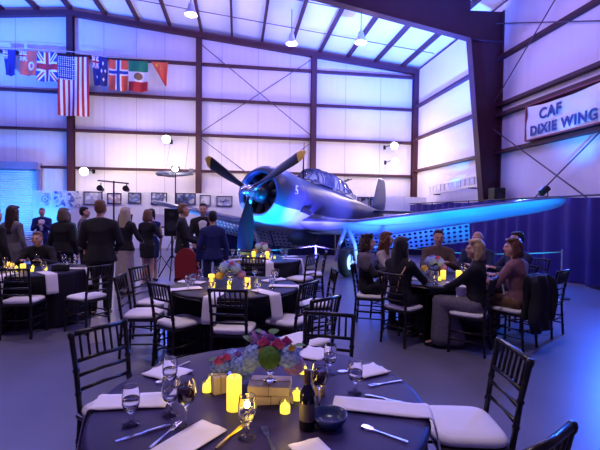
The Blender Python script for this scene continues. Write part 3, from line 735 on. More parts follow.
# undercarriage
for sgn in (1, -1):
    x = sgn * 1.36; top = T(x, 2.2, -0.62)
    axl = V((x, 2.15, 0.39))
    bm = nb()
    for e in (-0.14, 0.46):
        tube(bm, [top + V((sgn * 0.16, 0, 0)), V((x + sgn * (0.16 + (e - 0.16) * 0.7), 2.17, 0.85)), V((x + sgn * e, 2.15, 0.39))], [0.06, 0.05, 0.04], 10)
    obox(bm, (x + sgn * 0.16, 2.9, top.z - 0.1), (x + sgn * 0.16, 2.2, 0.95), 0.05, 0.05); tube(bm, [axl + V((-sgn * 0.15, 0, 0)), axl + V((sgn * 0.47, 0, 0))], 0.03, 10)
    link('gear_strut', bm, mat('strut_paint', (0.55, 0.56, 0.58), 0.4), AIR, True)
    bm = nb(); prof = [(0.20, -0.10), (0.30, -0.12), (0.365, -0.09), (0.39, -0.03), (0.39, 0.03), (0.365, 0.09), (0.30, 0.12), (0.20, 0.10)]
    lathe(bm, prof + [prof[0]], 32)
    for v in bm.verts: v.co = V((x + sgn * 0.16 + v.co.z, 2.15 + v.co.x, 0.39 + v.co.y))
    wh = link('wheel', bm, M_rubber, AIR, True)
    bm = nb(); lathe(bm, [(0, -0.09), (0.2, -0.1), (0.23, -0.06), (0.23, 0.06), (0.2, 0.1), (0.0, 0.115)], 28)
    for v in bm.verts: v.co = V((x + sgn * 0.16 + v.co.z, 2.15 + v.co.x, 0.39 + v.co.y))
    link('wheel_hub', bm, M_white, wh, True)
bm = nb(); tube(bm, [T(0, 8.6, 0.0), V((0, 9.0, 0.17))], 0.04, 8); link('tail_strut', bm, M_alu, AIR)
bm = nb(); lathe(bm, [(0.0, -0.05), (0.12, -0.06), (0.16, 0), (0.12, 0.06), (0, 0.05)], 20)
for v in bm.verts: v.co = V((v.co.z, 9.0 + v.co.x, 0.16 + v.co.y))
link('tail_wheel', bm, M_rubber, AIR, True)
# bomb crutch and bomb under the belly
bm = nb(); lathe(bm, [(0, 0), (0.1, 0.05), (0.2, 0.3), (0.22, 0.8), (0.17, 1.2), (0.08, 1.55), (0.0, 1.6)], 20)
for v in bm.verts: v.co = T(v.co.x, 1.9 + v.co.z, -1.0 + v.co.y)
link('bomb', bm, mat('bomb_olive', (0.05, 0.06, 0.05), 0.5), AIR, True)

# rope barrier around the plane
for i, (p, lab) in enumerate((((-2.55, 9.0), 'barrier post with yellow rope left of the propeller'), ((0.35, 8.9), 'barrier post with yellow rope below the cowling'), ((2.0, 9.6), 'barrier post with yellow rope beyond the fur-wrapped woman'))):
    root = thing('barrier_post', lab, 'barrier post', (p[0], p[1], 0), 0, 'rope barrier round the aircraft')
    bm = nb(); lathe(bm, [(0, 0.03), (0.16, 0.02), (0.16, 0.0), (0, 0)], 20); link('base', bm, M_dark, root)
    bm = nb(); tube(bm, [(0, 0, 0.02), (0, 0, 0.95)], 0.02, 8); link('post', bm, M_alu, root)
bm = nb(); pts = []
for a, b in (((-2.55, 9.0), (0.35, 8.9)), ((0.35, 8.9), (2.0, 9.6)), ((2.0, 9.6), (5.2, 8.1))):
    for k in range(9):
        f = k / 8; pts.append(V((a[0] + (b[0] - a[0]) * f, a[1] + (b[1] - a[1]) * f, 0.93 - 0.12 * math.sin(PI * f))))
tube(bm, pts, 0.012, 6); tag(link('barrier_rope', bm, mat('rope_yellow', (0.16, 0.14, 0.08), 0.8)), 'thin yellow rope strung between posts before the plane', 'rope')
root = thing('barrier_post', 'grey barrier post standing before the purple drape', 'barrier post', (5.2, 8.1, 0), 0, 'rope barrier round the aircraft')
bm = nb(); lathe(bm, [(0, 0.03), (0.16, 0.02), (0.16, 0.0), (0, 0)], 20); link('base', bm, M_dark, root)
bm = nb(); tube(bm, [(0, 0, 0.02), (0, 0, 0.98)], 0.022, 8); link('post', bm, M_alu, root)

# navy blocks added to darken the area behind and under the aircraft
for i, (xa, xb, lab) in enumerate(((-9.6, -5.2, 'long navy block added as darkness behind the propeller and cowling'), (-5.0, -1.2, 'long navy block added as darkness behind the aircraft tail'))):
    root = thing('dark_backing', lab, 'table', bw((xa + xb) / 2, -4.0, 0), TH, 'added dark blocks behind the aircraft')
    hl = (xb - xa) / 2; bm = nb(); prev = None
    for k in range(161):
        x = -hl + 2 * hl * k / 160; yy = -0.38 + 0.025 * math.sin(k * 0.9)
        row = [bm.verts.new((x, yy, 0.01)), bm.verts.new((x, yy, 0.5)), bm.verts.new((x, -0.37, 1.0))]
        if prev:
            for j in range(2): bm.faces.new((prev[j], row[j], row[j + 1], prev[j + 1]))
        prev = row
    for q in (-hl, hl):
        vs = [bm.verts.new(c) for c in ((q, -0.37, 0.01), (q, 0.37, 0.01), (q, 0.37, 1.0), (q, -0.37, 1.0))]; bm.faces.new(vs)
    link('skirt', bm, M_backing, root, True)
    bm = nb(); box(bm, -hl - 0.01, hl + 0.01, -0.39, 0.39, 1.0, 1.03); link('tabletop', bm, M_backing, root)
# hanging model aircraft over the guests
root = thing('model_aircraft', 'grey model aircraft hanging below a wall lamp', 'model plane', bw(-11.7, -1.6, 3.25), TH)
bm = nb(); loft(bm, [[V((x, r * math.cos(2 * PI * k / 12), r * math.sin(2 * PI * k / 12))) for k in range(12)] for x, r in ((-0.72, .02), (-0.62, .10), (-0.2, .13), (0.3, .10), (0.85, .03))]); link('fuselage', bm, M_blu, root, True)
bm = nb(); box(bm, -0.35, 0.0, -0.85, 0.85, -0.08, -0.05); link('wing', bm, M_blu, root)
bm = nb(); box(bm, 0.68, 0.85, -0.3, 0.3, 0.02, 0.04); box(bm, 0.68, 0.85, -0.012, 0.012, 0.02, 0.25); link('tail', bm, M_blu, root)
bm = nb()
for q in ((-0.3, 0, 0.1), (0.5, 0, 0.06)): tube(bm, [q, (q[0], q[1] + 1.55, 1.9)], 0.006, 4)
link('hanging_wire', bm, M_dark, root)

# ================================================================== CHAIR
def make_chair(loc, rz, lab, grp):
    root = thing('chiavari_chair', lab, 'chair', loc, rz, grp)
    bm = nb(); 
    prof = [(-0.20, -0.20), (0.20, -0.20), (0.215, 0.20), (-0.215, 0.20)]
    a = [bm.verts.new((x, y, 0.415)) for x, y in prof]; b = [bm.verts.new((x, y, 0.445)) for x, y in prof]
    bm.faces.new(a[::-1]); bm.faces.new(b)
    for i in range(4): bm.faces.new((a[i], a[(i + 1) % 4], b[(i + 1) % 4], b[i]))
    bevelled(link('seat', bm, M_black, root), 0.012)
    bm = nb(); n = 28; rings = []
    for z, f in ((0.447, 0.90), (0.452, 0.98), (0.468, 1.0), (0.484, 0.97), (0.494, 0.85), (0.498, 0.5)):
        rr = []
        for k in range(n):
            t = 2 * PI * k / n; c, s = math.cos(t), math.sin(t); e = 0.42
            rr.append(bm.verts.new((0.205 * f * math.copysign(abs(c) ** e, c), 0.01 + 0.20 * f * math.copysign(abs(s) ** e, s), z)))
        rings.append(rr)
    for p, q in zip(rings, rings[1:]):
        for k in range(n): bm.faces.new((p[k], p[(k + 1) % n], q[(k + 1) % n], q[k]))
    bm.faces.new(rings[0][::-1]); bm.faces.new(rings[-1]); link('cushion', bm, M_cush, root, True)
    def bamboo(pts, r):
        out, rs = [], []
        for (p, q) in zip(pts, pts[1:]):
            p, q = V(p), V(q); L = (q - p).length; k = max(1, int(L / 0.13))
            for i in range(k):
                for f, g in ((0.0, 1.0), (0.80, 1.0), (0.86, 1.28), (0.94, 1.28)): out.append(p.lerp(q, (i + f) / k)); rs.append(r * g)
        out.append(V(pts[-1])); rs.append(r); return out, rs
    for x in (-1, 1):
        bm = nb(); tube(bm, *bamboo([(0.185 * x, 0.18, 0.42), (0.195 * x, 0.19, 0.0)], 0.014), 8); link('leg', bm, M_black, root, True)
        bm = nb(); tube(bm, *bamboo([(0.18 * x, -0.215, 0.0), (0.17 * x, -0.19, 0.43), (0.175 * x, -0.225, 0.70), (0.182 * x, -0.268, 0.915)], 0.0155), 8); link('leg', bm, M_black, root, True)
    def by(z): return -0.19 - (z - 0.43) * 0.13 if z < 0.70 else -0.225 - (z - 0.70) * 0.196
    for nm, z, r in (('top_rail', 0.90, 0.016), ('cross_rail', 0.74, 0.013), ('cross_rail', 0.655, 0.012), ('cross_rail', 0.57, 0.012)):
        bm = nb(); tube(bm, [(-0.188 if nm[0] == 't' else -0.175, by(z), z), (0, by(z) - 0.012, z), (0.188 if nm[0] == 't' else 0.175, by(z), z)], r, 8); link(nm, bm, M_black, root, True)
    for k in range(6):
        x = -0.125 + k * 0.05; bm = nb(); tube(bm, [(x, by(0.74) - 0.010, 0.74), (x, by(0.90) - 0.010, 0.90)], 0.0085, 6); link('spindle', bm, M_black, root, True)
    for x in (-1, 1):
        for z in (0.16, 0.26):
            bm = nb(); tube(bm, [(0.19 * x, 0.185, z), (0.185 * x, -0.205, z)], 0.010, 6); link('stretcher', bm, M_black, root, True)
    for y, z in ((0.187, 0.30), (0.187, 0.20), (-0.20, 0.24)):
        bm = nb(); tube(bm, [(-0.19, y, z), (0.19, y, z)], 0.010, 6); link('stretcher', bm, M_black, root, True)
    return root
CH0 = []
SLOTS = []
def chair(x, y, fx, fy, lab, grp):                     # x, y: seat centre; fx, fy: direction the chair faces
    n = math.hypot(fx, fy); SLOTS.append((x, y, fx / n, fy / n, 0.235, 0.235))
    rz = math.atan2(-fx, fy)
    if not CH0:
        c = make_chair((x, y, 0), rz, lab, grp); CH0.append(c); return c
    return dup(CH0[0], (x, y, 0), rz, lab, grp)
G1, G2, G3, G4, G5 = 'chairs at the front table', 'chairs at the middle table', 'chairs at the far-left table', 'chairs at the candlelit table by the propeller', 'chairs at the table of seated guests'
chair(-1.05, 2.46, 0.85, -0.53, 'empty black spindle-back chair left of the front table, casting a slatted shadow', G1)
chair(0.93, 2.27, -1, 0.04, 'black chair turned sideways with its white cushion showing, right of the front table', G1)
chair(0.68, 1.56, -0.56, 0.83, 'black chair cut off at the lower right corner, only its top rail showing', G1)
chair(0.16, 2.76, -0.25, -1, 'black chair facing the camera across the front table', G1)
chair(-0.66, 4.16, 0.10, 1, 'black chair seen squarely from behind at the middle table', G2)
chair(-1.28, 4.38, 0.62, 0.78, 'black chair with a white cushion turned to the middle table, nearest the front-left chair', G2)
chair(-1.80, 4.72, 1, 0.10, 'outermost black chair on the left side of the middle table', G2)
chair(-1.88, 5.35, 0.95, -0.3, 'black chair at the middle table farthest back on its left side', G2)
chair(-0.12, 4.48, -0.85, 0.5, 'black chair pulled out right of the middle table with broad white cushion', G2)
chair(0.20, 5.35, -0.95, -0.1, 'black chair on the far right side of the middle table', G2)
chair(0.05, 3.75, -0.7, 0.7, 'black chair standing behind the camera-facing chair, empty', G2)
chair(-3.62, 5.36, -0.15, 1, 'black chair seen from behind at the far-left table', G3)
chair(-2.92, 5.62, -0.85, 0.4, 'black chair beside the standing man in black suit', G3)
chair(0.02, 7.35, -0.8, 0.55, 'dark chair at the candlelit table below the cowling', G4)
chair(0.25, 7.95, -1, 0.0, 'dark chair at the candlelit table nearest the plane wheel', G4)
chair(-0.75, 6.98, 0.0, 1, 'dark chair backing onto the middle table from the candlelit table', G4)

# ================================================================== TABLES
ZT = 0.762
def cloth_mesh(R=0.764, n=144):
    bm = nb(); rings = []
    prof = [(0.0, ZT), (0.3, ZT), (0.6, ZT), (R - 0.02, ZT), (R, ZT - 0.006), (R + 0.008, ZT - 0.03), (R + 0.004, 0.62), (R + 0.006, 0.45), (R + 0.010, 0.25), (R + 0.02, 0.012)]
    amps = [0, 0, 0, 0, 0, 0.003, 0.010, 0.018, 0.026, 0.032]
    for (r, z), am in zip(prof, amps):
        if r == 0: rings.append([bm.verts.new((0, 0, z))]); continue
        rings.append([])
        for k in range(n):
            t = 2 * PI * k / n; q = r + am * (math.sin(14 * t + 0.6 * math.sin(3 * t)) + 0.4 * math.sin(23 * t))
            rings[-1].append(bm.verts.new((q * math.cos(t), q * math.sin(t), z)))
    for a, b in zip(rings, rings[1:]):
        for k in range(n):
            if len(a) == 1: bm.faces.new((a[0], b[k], b[(k + 1) % n]))
            else: bm.faces.new((a[k], b[k], b[(k + 1) % n], a[(k + 1) % n]))
    return bm
TB0 = []; TABLES = []
def table(x, y, lab, first=False):
    if TB0:
        r = dup(TB0[0], (x, y, 0), 0, lab); TABLES.append(r)
        for c in r.children:
            if c.name.startswith('tablecloth'): c.data = c.data.copy()
        return r
    root = thing('banquet_table', lab, 'table', (x, y, 0), 0, 'round banquet tables')
    link('tablecloth', cloth_mesh(), M_cloth if first else mat('black_satin', (0.010, 0.008, 0.016), 0.5, noise=0.2, nscale=20, spec=0.3), root, True)
    bm = nb(); lathe(bm, [(0, 0.755), (0.755, 0.755), (0.755, 0.725), (0, 0.725)], 48); link('tabletop', bm, M_kraft, root)
    TABLES.append(root)
    if not first: TB0.append(root)
    return root
TA, TBm, TC, TD, TE = V((-0.17, 1.947, 0)), V((-0.78, 4.95, 0)), V((-4.0, 6.1, 0)), V((-0.73, 7.9, 0)), V((1.97, 5.72, 0))
table(TA.x, TA.y, 'round table under a dark navy cloth, closest to the camera with flowers and place settings', True)
table(TBm.x, TBm.y, 'round table under black cloth in the middle, ringed by empty chairs')
table(TC.x, TC.y, 'round black-clothed table at the far left before the standing guests')
table(TD.x, TD.y, 'round black-clothed table with candles below the propeller')
table(TE.x, TE.y, 'round black-clothed table where guests are seated')

def napkin(tc, ang, r0, wd, hang, lab, grp=None, skew=0.0):
    """folded linen strip lying from r0 to the table edge, then hanging"""
    pts = []
    n1 = 8
    r1 = 0.762 if hang else r0 + abs(wd) * 1.25
    for i in range(n1 + 1): pts.append((r0 + (r1 - r0) * i / n1, ZT + 0.004))
    if hang:
        pts += [(0.775, ZT), (0.784, ZT - 0.02)] + [(0.788 + 0.008 * i, ZT - 0.02 - hang * i / 5) for i in range(1, 6)]
    bm = nb(); rows = []
    for i, (r, z) in enumerate(pts):
        row = []
        for k in range(7):
            s = (k / 6 - 0.5) * wd; sk = skew * (r - r0)
            rr = r
            if hang and r > 0.7:                       # follow the round edge
                rr = math.sqrt(max(0.01, r * r - (s * 0.85) ** 2)) if i >= n1 else r - (r - r0) / (r1 - r0) * (r1 - math.sqrt(r1 * r1 - (s * .85) ** 2))
            row.append(bm.verts.new((rr, s + sk, z + (0.004 * math.sin(k * 2.1 + i) if i >= n1 else 0.0015 * math.sin(k * 1.9 + i * 0.8)))))
        rows.append(row)
    for a, b in zip(rows, rows[1:]):
        for k in range(6): bm.faces.new((a[k], b[k], b[k + 1], a[k + 1]))
    o = link('napkin', bm, M_napkin, None, True); md = o.modifiers.new('t', 'SOLIDIFY'); md.thickness = 0.005; md.offset = 1
    o.location = (tc.x, tc.y, 0.0025); o.rotation_euler = (0, 0, math.radians(ang)); return tag(o, lab, 'napkin', grp)
GN = 'napkins on the front table'
napkin(TA, 187, 0.44, 0.15, 0.22, 'white napkin running left off the front table under the water goblet', GN)
napkin(TA, 154, 0.50, 0.17, 0, 'folded white napkin on the front table before the left spindle chair', GN)
napkin(TA, 66, 0.55, 0.17, 0, 'folded white napkin behind the flowers on the front table', GN)
napkin(TA, 30, 0.56, 0.15, 0, 'folded white napkin beside the two right-hand water goblets', GN)
napkin(TA, -11, 0.34, 0.135, 0.20, 'long white napkin stretching to the right edge of the front table', GN)
napkin(TA, -122, 0.33, 0.14, 0.20, 'white napkin next to the yellow-lit knife at the bottom', GN)
napkin(TA, -64, 0.44, 0.13, 0.20, 'white napkin in front of the wine bottle', GN)
for tc, angs, r0, lab, grp in ((TBm, (-100, -150, -48, -5, 40, 165), 0.42, 'white napkin hanging over the edge of the middle table', 'napkins on the middle table'),
                           (TC, (-85, 8, -40), 0.42, 'white napkin hanging over the far-left table edge', 'napkins on the far-left table'),
                           (TD, (-75, -10, -140, 30), 0.42, 'white napkin on the candlelit table below the propeller', 'napkins on the candlelit table'),
                           (TE, (-90, -30, 200), 0.42, 'white napkin on the seated guests table', 'napkins on the guests table')):
    for a in angs: napkin(tc, a, r0, 0.15, 0.24, lab, grp)

# glassware -----------------------------------------------------------
def goblet_bm():
    bm = nb()
    lathe(bm, [(0.0, 0.004), (0.034, 0.003), (0.035, 0.0), (0.0, 0.0)][::-1] + [], 24) if False else None
    lathe(bm, [(0, 0), (0.036, 0.0), (0.035, 0.004), (0.012, 0.009), (0.006, 0.018), (0.010, 0.030), (0.006, 0.044), (0.010, 0.054), (0.028, 0.070), (0.036, 0.095), (0.036, 0.125), (0.0322, 0.163), (0.0320, 0.165), (0.0308, 0.165), (0.0306, 0.163), (0.0342, 0.125), (0.034, 0.096), (0.026, 0.073), (0, 0.060)], 28); return bm
def wine_bm():
    bm = nb()
    lathe(bm, [(0, 0), (0.036, 0.0), (0.035, 0.003), (0.008, 0.008), (0.0045, 0.02), (0.0045, 0.085), (0.010, 0.095), (0.032, 0.115), (0.040, 0.145), (0.038, 0.175), (0.0312, 0.208), (0.031, 0.21), (0.0298, 0.21), (0.0296, 0.208), (0.0365, 0.175), (0.0385, 0.145), (0.030, 0.117), (0, 0.100)], 28); return bm
G0, W0 = [], []
def goblet(p, lab, grp, fill=True):
    if G0: return dup(G0[0], p, 0, lab, grp)
    r = thing('water_goblet', lab, 'glass', p, 0, grp); link('bowl', goblet_bm(), M_glass, r, True)
    bm = nb(); lathe(bm, [(0, 0.0615), (0.0255, 0.0735), (0.0335, 0.096), (0.0335, 0.112), (0, 0.112)], 28); link('water', bm, M_water, r, True)
    G0.append(r); return r
def wineglass(p, lab, grp):
    if W0: return dup(W0[0], p, 0, lab, grp)
    r = thing('wine_glass', lab, 'glass', p, 0, grp); link('bowl', wine_bm(), M_glass, r, True)
    bm = nb(); lathe(bm, [(0, 0.1015), (0.0295, 0.118), (0.038, 0.145), (0.0362, 0.172), (0, 0.172)], 28); link('red_wine', bm, M_wine, r, True)
    W0.append(r); return r
GG = 'glasses on the front table'
goblet(at(131, 425, ZT), 'water goblet standing alone at the left edge of the front table', GG)
goblet(at(170, 391, ZT), 'water goblet farther back of the two beside the red wine glass', GG)
goblet(at(170, 415, ZT), 'water goblet nearer of the two beside the red wine glass', GG)
goblet(at(247, 437, ZT), 'water goblet in front of the lit pillar candle', GG)
goblet(at(330, 374, ZT), 'water goblet behind the blue dish, closest to the camera-facing chair', GG)
goblet(at(355, 393, ZT), 'water goblet between the two right napkins', GG)
wineglass(at(186, 428, ZT), 'glass of red wine at the left of the front table', GG)
wineglass(at(319, 408, ZT), 'glass of dark red wine right of the bottle', GG)

# bottle, dish
p = at(307, 428, ZT)
root = thing('wine_bottle', 'dark wine bottle standing before the flowers on the front table', 'bottle', p)
bm = nb(); lathe(bm, [(0, 0.0), (0.030, 0.0), (0.033, 0.006), (0.033, 0.135), (0.029, 0.155), (0.017, 0.176), (0.0135, 0.19), (0.0135, 0.20), (0, 0.20)], 28); link('body', bm, M_bottle, root, True)
bm = nb(); lathe(bm, [(0.0145, 0.187), (0.0145, 0.232), (0.016, 0.235), (0.016, 0.242), (0, 0.243)], 20); link('neck_foil', bm, M_foil, root, True)
bm = nb(); lathe(bm, [(0.0333, 0.04), (0.0337, 0.042), (0.0337, 0.11), (0.0333, 0.112)], 28); link('paper_label', bm, M_label, root, True)
p = at(329, 425, ZT + 0.0)
bm = nb(); lathe(bm, [(0, 0.0), (0.035, 0.0), (0.06, 0.012), (0.073, 0.034), (0.078, 0.05), (0.074, 0.05), (0.066, 0.030), (0.05, 0.012), (0, 0.008)], 32); o = link('blue_bowl', bm, M_bluepl, None, True); o.location = p; tag(o, 'small dark blue bowl next to the wine bottle', 'bowl')
# cutlery --------------------------------------------------------------
def cut(kind, p, q, lab, m=None):
    p, q = V(p), V(q); d = q - p; L = 0.21; rz = math.atan2(d.y, d.x)
    bm = nb()
    if kind == 'knife':
        secs = [(0, .006, .003), (0.02, .008, .004), (0.09, .006, .0035), (0.11, .007, .002), (0.17, .010, .0015), (0.205, .007, .001), (0.212, .001, .001)]
    elif kind == 'spoon':
        secs = [(0, .007, .002), (0.02, .008, .002), (0.12, .004, .002), (0.145, .006, .002), (0.16, .016, .003), (0.18, .020, .003), (0.198, .014, .003), (0.205, .002, .002)]
    else:
        secs = [(0, .007, .002), (0.02, .008, .002), (0.12, .004, .002), (0.14, .010, .002), (0.155, .013, .002)]
    for (x0, w0, h0), (x1, w1, h1) in zip(secs, secs[1:]):
        a = [bm.verts.new((x0, y, z)) for y, z in ((-w0, 0), (w0, 0), (w0 * .8, h0 * 2), (-w0 * .8, h0 * 2))]
        b = [bm.verts.new((x1, y, z)) for y, z in ((-w1, 0), (w1, 0), (w1 * .8, h1 * 2), (-w1 * .8, h1 * 2))]
        bm.faces.new(a[::-1]); bm.faces.new(b)
        for i in range(4): bm.faces.new((a[i], a[(i + 1) % 4], b[(i + 1) % 4], b[i]))
    if kind == 'fork':
        for k in range(4):
            y = -0.0105 + k * 0.007; box(bm, 0.153, 0.20, y - 0.0016, y + 0.0016, 0.001, 0.004)
    o = link(kind, bm, m or M_silver); o.location = (p.x, p.y, ZT + 0.002); o.rotation_euler = (0, 0, rz); return tag(o, lab, kind, 'cutlery on the front table')
A2 = lambda a, b: at(a, b, ZT)
cut('knife', A2(170, 426), A2(112, 443), 'silver knife below the left water goblet')
cut('fork', A2(150, 449), A2(175, 427), 'silver fork lying toward the base of the red wine glass')
cut('fork', A2(190, 362), A2(171, 370), 'silver fork behind the farther left goblet')
cut('spoon', A2(160, 402), A2(138, 396), 'silver spoon behind the left water goblet')
cut('spoon', A2(188, 372), A2(172, 378), 'silver spoon beside the folded napkin near the left chair')
cut('fork', A2(402, 381), A2(372, 386), 'silver fork in front of the folded napkin by the right goblets')
cut('knife', A2(365, 396), A2(412, 405), 'silver knife above the long right napkin')
cut('spoon', A2(408, 443), A2(360, 426), 'silver spoon below the long right napkin')
cut('knife', A2(216, 450), A2(236, 432), 'knife glinting yellow beside the pillar candle', mat('candle_glint_metal', (0.8, 0.6, 0.15), 0.2, 1.0))  # yellow candle glint put into this knife's metal colour
cut('fork', A2(275, 455), A2(268, 438), 'silver fork between the bottom napkins')
cut('knife', A2(328, 449), A2(300, 455), 'silver knife at the very front right of the bottle')
cut('spoon', A2(372, 370), A2(345, 372), 'silver spoon on the folded napkin behind the right goblet')

# candles --------------------------------------------------------------
def candle(p, r, h, lab, grp, m=None, flame=False):
    root = thing('pillar_candle', lab, 'candle', p, 0, grp)
    bm = nb(); lathe(bm, [(0, 0), (r, 0), (r, h - 0.006), (r - 0.005, h), (r * 0.75, h - 0.003), (0, h - 0.01)], 24); link('wax', bm, m or M_candle, root, True)
    bm = nb(); tube(bm, [(0, 0, h - 0.012), (0, 0, h + 0.008)], 0.0015, 5); link('wick', bm, M_dark, root)
    if flame:
        bm = nb(); lathe(bm, [(0, h + 0.004), (0.005, h + 0.012), (0.0045, h + 0.02), (0, h + 0.034)], 10); link('flame', bm, M_flame, root, True)
    return root
VT = []
def votive(p, lab, grp):
    if VT: return dup(VT[0], p, 0, lab, grp)
    root = thing('votive_candle', lab, 'candle', p, 0, grp)
    bm = nb(); lathe(bm, [(0, 0.0), (0.019, 0.0), (0.021, 0.006), (0.021, 0.032), (0.017, 0.036), (0.006, 0.040), (0.004, 0.052), (0, 0.058)], 18); link('wax', bm, M_tea, root, True)
    bm = nb(); lathe(bm, [(0.020, 0.0), (0.025, 0.0), (0.0269, 0.043), (0.027, 0.045), (0.0257, 0.045), (0.0255, 0.043), (0.0225, 0.003)], 20); link('glass_cup', bm, M_glass, root, True)
    VT.append(root); return root
GC = 'candles on the front table'
candle(at(234, 409, ZT), 0.034, 0.15, 'tall glowing yellow pillar candle beside the pink flowers', GC)
candle(at(319, 394, ZT), 0.030, 0.10, 'short cream cylinder standing in for candle glow behind the dark red wine glass', GC, M_cream)  # cream cylinder added for the candle glow in the wine glass rim
votive(at(207, 391, ZT), 'glowing votive left of the tan gift box', GC)
votive(at(212, 384, ZT), 'glowing votive half behind another left of the tan gift box', GC)
votive(at(285, 412, ZT), 'glowing votive in front of the wrapped books', GC)
votive(at(303, 373, ZT), 'glowing votive at the back under the flowers', GC)
votive(at(297, 399, ZT), 'glowing votive by the corner of the wrapped books', GC)
for p, e in ((at(234, 402, 0.93), 0.5), (at(285, 414, 0.84), 0.28), (at(208, 391, 0.84), 0.2), (at(297, 401, 0.84), 0.2), (at(305, 373, 0.84), 0.2), (at(247, 405, 0.90), 0.35)): point(p, e, (1.0, 0.66, 0.16), 0.02)

# wrapped books and box
def parcel(p, rz, sx, sy, sz, lab, nm='wrapped_book'):
    root = thing(nm, lab, 'book' if 'book' in nm else 'box', p, rz, 'parcels on the front table')
    bm = nb(); box(bm, -sx, sx, -sy, sy, 0, sz); bevelled(link('paper', bm, M_kraft, root), 0.004)
    bm = nb(); e = 0.002; w_ = 0.0025
    box(bm, -w_, w_, -sy - e, sy + e, 0.0, sz + e); box(bm, -sx - e, sx + e, -w_, w_, 0.0, sz + e); link('twine', bm, M_twine, root)
pb = at(270, 398, ZT)
parcel(pb, 0.12, 0.105, 0.075, 0.036, 'bottom tan wrapped book of the stack under the flowers')
parcel(pb + V((0.0, 0.005, 0.038)), -0.05, 0.098, 0.07, 0.042, 'top tan wrapped book of the stack under the flowers')
parcel(at(219, 392, ZT), 0.5, 0.035, 0.03, 0.085, 'small tan gift box beside the pillar candle', 'gift_box')

# flowers ---------------------------------------------------------------
def florets(bm, c, R, n, size, mi, sq=(1, 1, 0.9)):
    for i in range(n):
        z = 1 - 2 * (i + 0.5) / n; t = i * 2.39996; q = math.sqrt(max(0, 1 - z * z))
        d = V((q * math.cos(t), q * math.sin(t), z)); p = V(c) + V((d.x * sq[0], d.y * sq[1], d.z * sq[2])) * R * random.uniform(0.9, 1.08)
        u = d.cross(V((0.3, 0.2, 1))).normalized(); v = d.cross(u)
        for k in range(4):
            a = k * PI / 2 + i; e1 = u * math.cos(a) + v * math.sin(a); e2 = -u * math.sin(a) + v * math.cos(a); s = size
            vs = [bm.verts.new(x) for x in (p, p + (e1 * 0.6 + e2 * 0.5) * s + d * s * 0.15, p + e1 * s * 1.15 + d * s * 0.3, p + (e1 * 0.6 - e2 * 0.5) * s + d * s * 0.15)]
            bm.faces.new(vs).material_index = mi
    return bm
def flower(nm, c, R, m, parent, n=70, size=0.014):
    bm = nb(); ico(bm, c, R * 0.9, 2); florets(bm, c, R, n, size, 0); return link(nm, bm, m, parent, False)
def rose(c, R, m, parent):
    bm = nb()
    for L in range(4):
        for k in range(4 + L):
            a = 2 * PI * k / (4 + L) + L * 0.5; r0 = R * (0.15 + 0.22 * L); h = R * (0.9 - 0.25 * L); wdt = R * (0.3 + 0.12 * L)
            e = V((math.cos(a), math.sin(a), 0)); s = V((-math.sin(a), math.cos(a), 0)); cc = V(c)
            g = [[bm.verts.new(cc + e * (r0 * (0.6 + 0.5 * j / 2)) + s * wdt * i * (0.6 + 0.4 * (j > 0)) + V((0, 0, -R * 0.4 + (h + R * 0.4) * j / 2 - abs(i) * R * 0.12))) for i in (-1, -0.4, 0.4, 1)] for j in range(3)]
            for j in range(2):
                for i in range(3): bm.faces.new((g[j][i], g[j][i + 1], g[j + 1][i + 1], g[j + 1][i]))
    ico(bm, c, R * 0.55, 1); return link('rose', bm, m, parent, True)
def leaves(parent, pts):
    for p, d in pts:
        p, d = V(p), V(d); s = d.cross(V((0, 0, 1))).normalized(); bm = nb(); rows = []
        for i in range(6):
            f = i / 5; wv = 0.028 * math.sin(PI * min(1, f * 0.95 + 0.04)); c = p + d * f + V((0, 0, -0.03 * f * f))
            rows.append([bm.verts.new(c - s * wv + V((0, 0, .004))), bm.verts.new(c), bm.verts.new(c + s * wv + V((0, 0, .004)))])
        for a, b in zip(rows, rows[1:]):
            for k in range(2): bm.faces.new((a[k], a[k + 1], b[k + 1], b[k]))
        link('leaf', bm, M_stem, parent, True)
GF = 'flower vases on the front table'
root = thing('flower_vase', 'glass vase with mossy green ball, pink roses and blue hydrangeas on the wrapped books', 'flowers', V((pb.x, pb.y, ZT + 0.083)), 0, GF)
bm = nb(); lathe(bm, [(0, 0), (0.032, 0.0), (0.034, 0.004), (0.012, 0.014), (0.010, 0.035), (0.03, 0.055), (0.045, 0.08), (0.05, 0.105), (0.047, 0.105), (0.042, 0.08), (0.026, 0.058), (0, 0.05)], 28); link('vase', bm, M_glass, root, True)
bm = nb(); ico(bm, (0.0, -0.062, 0.135), 0.052, 3); link('moss_ball', bm, M_moss, root, True)
for c, R, m in (((-0.075, -0.01, 0.125), 0.055, M_hyd), ((0.085, -0.02, 0.125), 0.055, M_hyd), ((0.02, 0.06, 0.14), 0.055, M_hyd), ((0.11, 0.03, 0.07), 0.05, M_lil), ((-0.06, 0.05, 0.185), 0.045, M_lil), ((-0.10, 0.03, 0.07), 0.04, M_hyd)): flower('hydrangea', c, R, m, root)
for c, R, m in (((0.035, -0.03, 0.185), 0.034, M_pink), ((-0.03, -0.02, 0.19), 0.03, M_pink), ((0.075, 0.02, 0.185), 0.028, M_pink), ((0.0, 0.01, 0.205), 0.026, M_lil), ((0.10, -0.04, 0.17), 0.02, M_yel), ((-0.035, -0.05, 0.16), 0.02, M_yel)): rose(c, R, m, root)
leaves(root, [((-0.08, 0.02, 0.17), (-0.06, 0.02, 0.06)), ((0.1, 0.0, 0.16), (0.07, 0.0, 0.04)), ((0.0, 0.05, 0.2), (0.02, 0.05, 0.05)), ((-0.03, 0.03, 0.21), (-0.05, 0.01, 0.05))])
root = thing('flower_vase', 'low glass vase of pale blue hydrangea with a pink rose behind the pillar candle', 'flowers', at(231, 384, ZT), 0, GF)
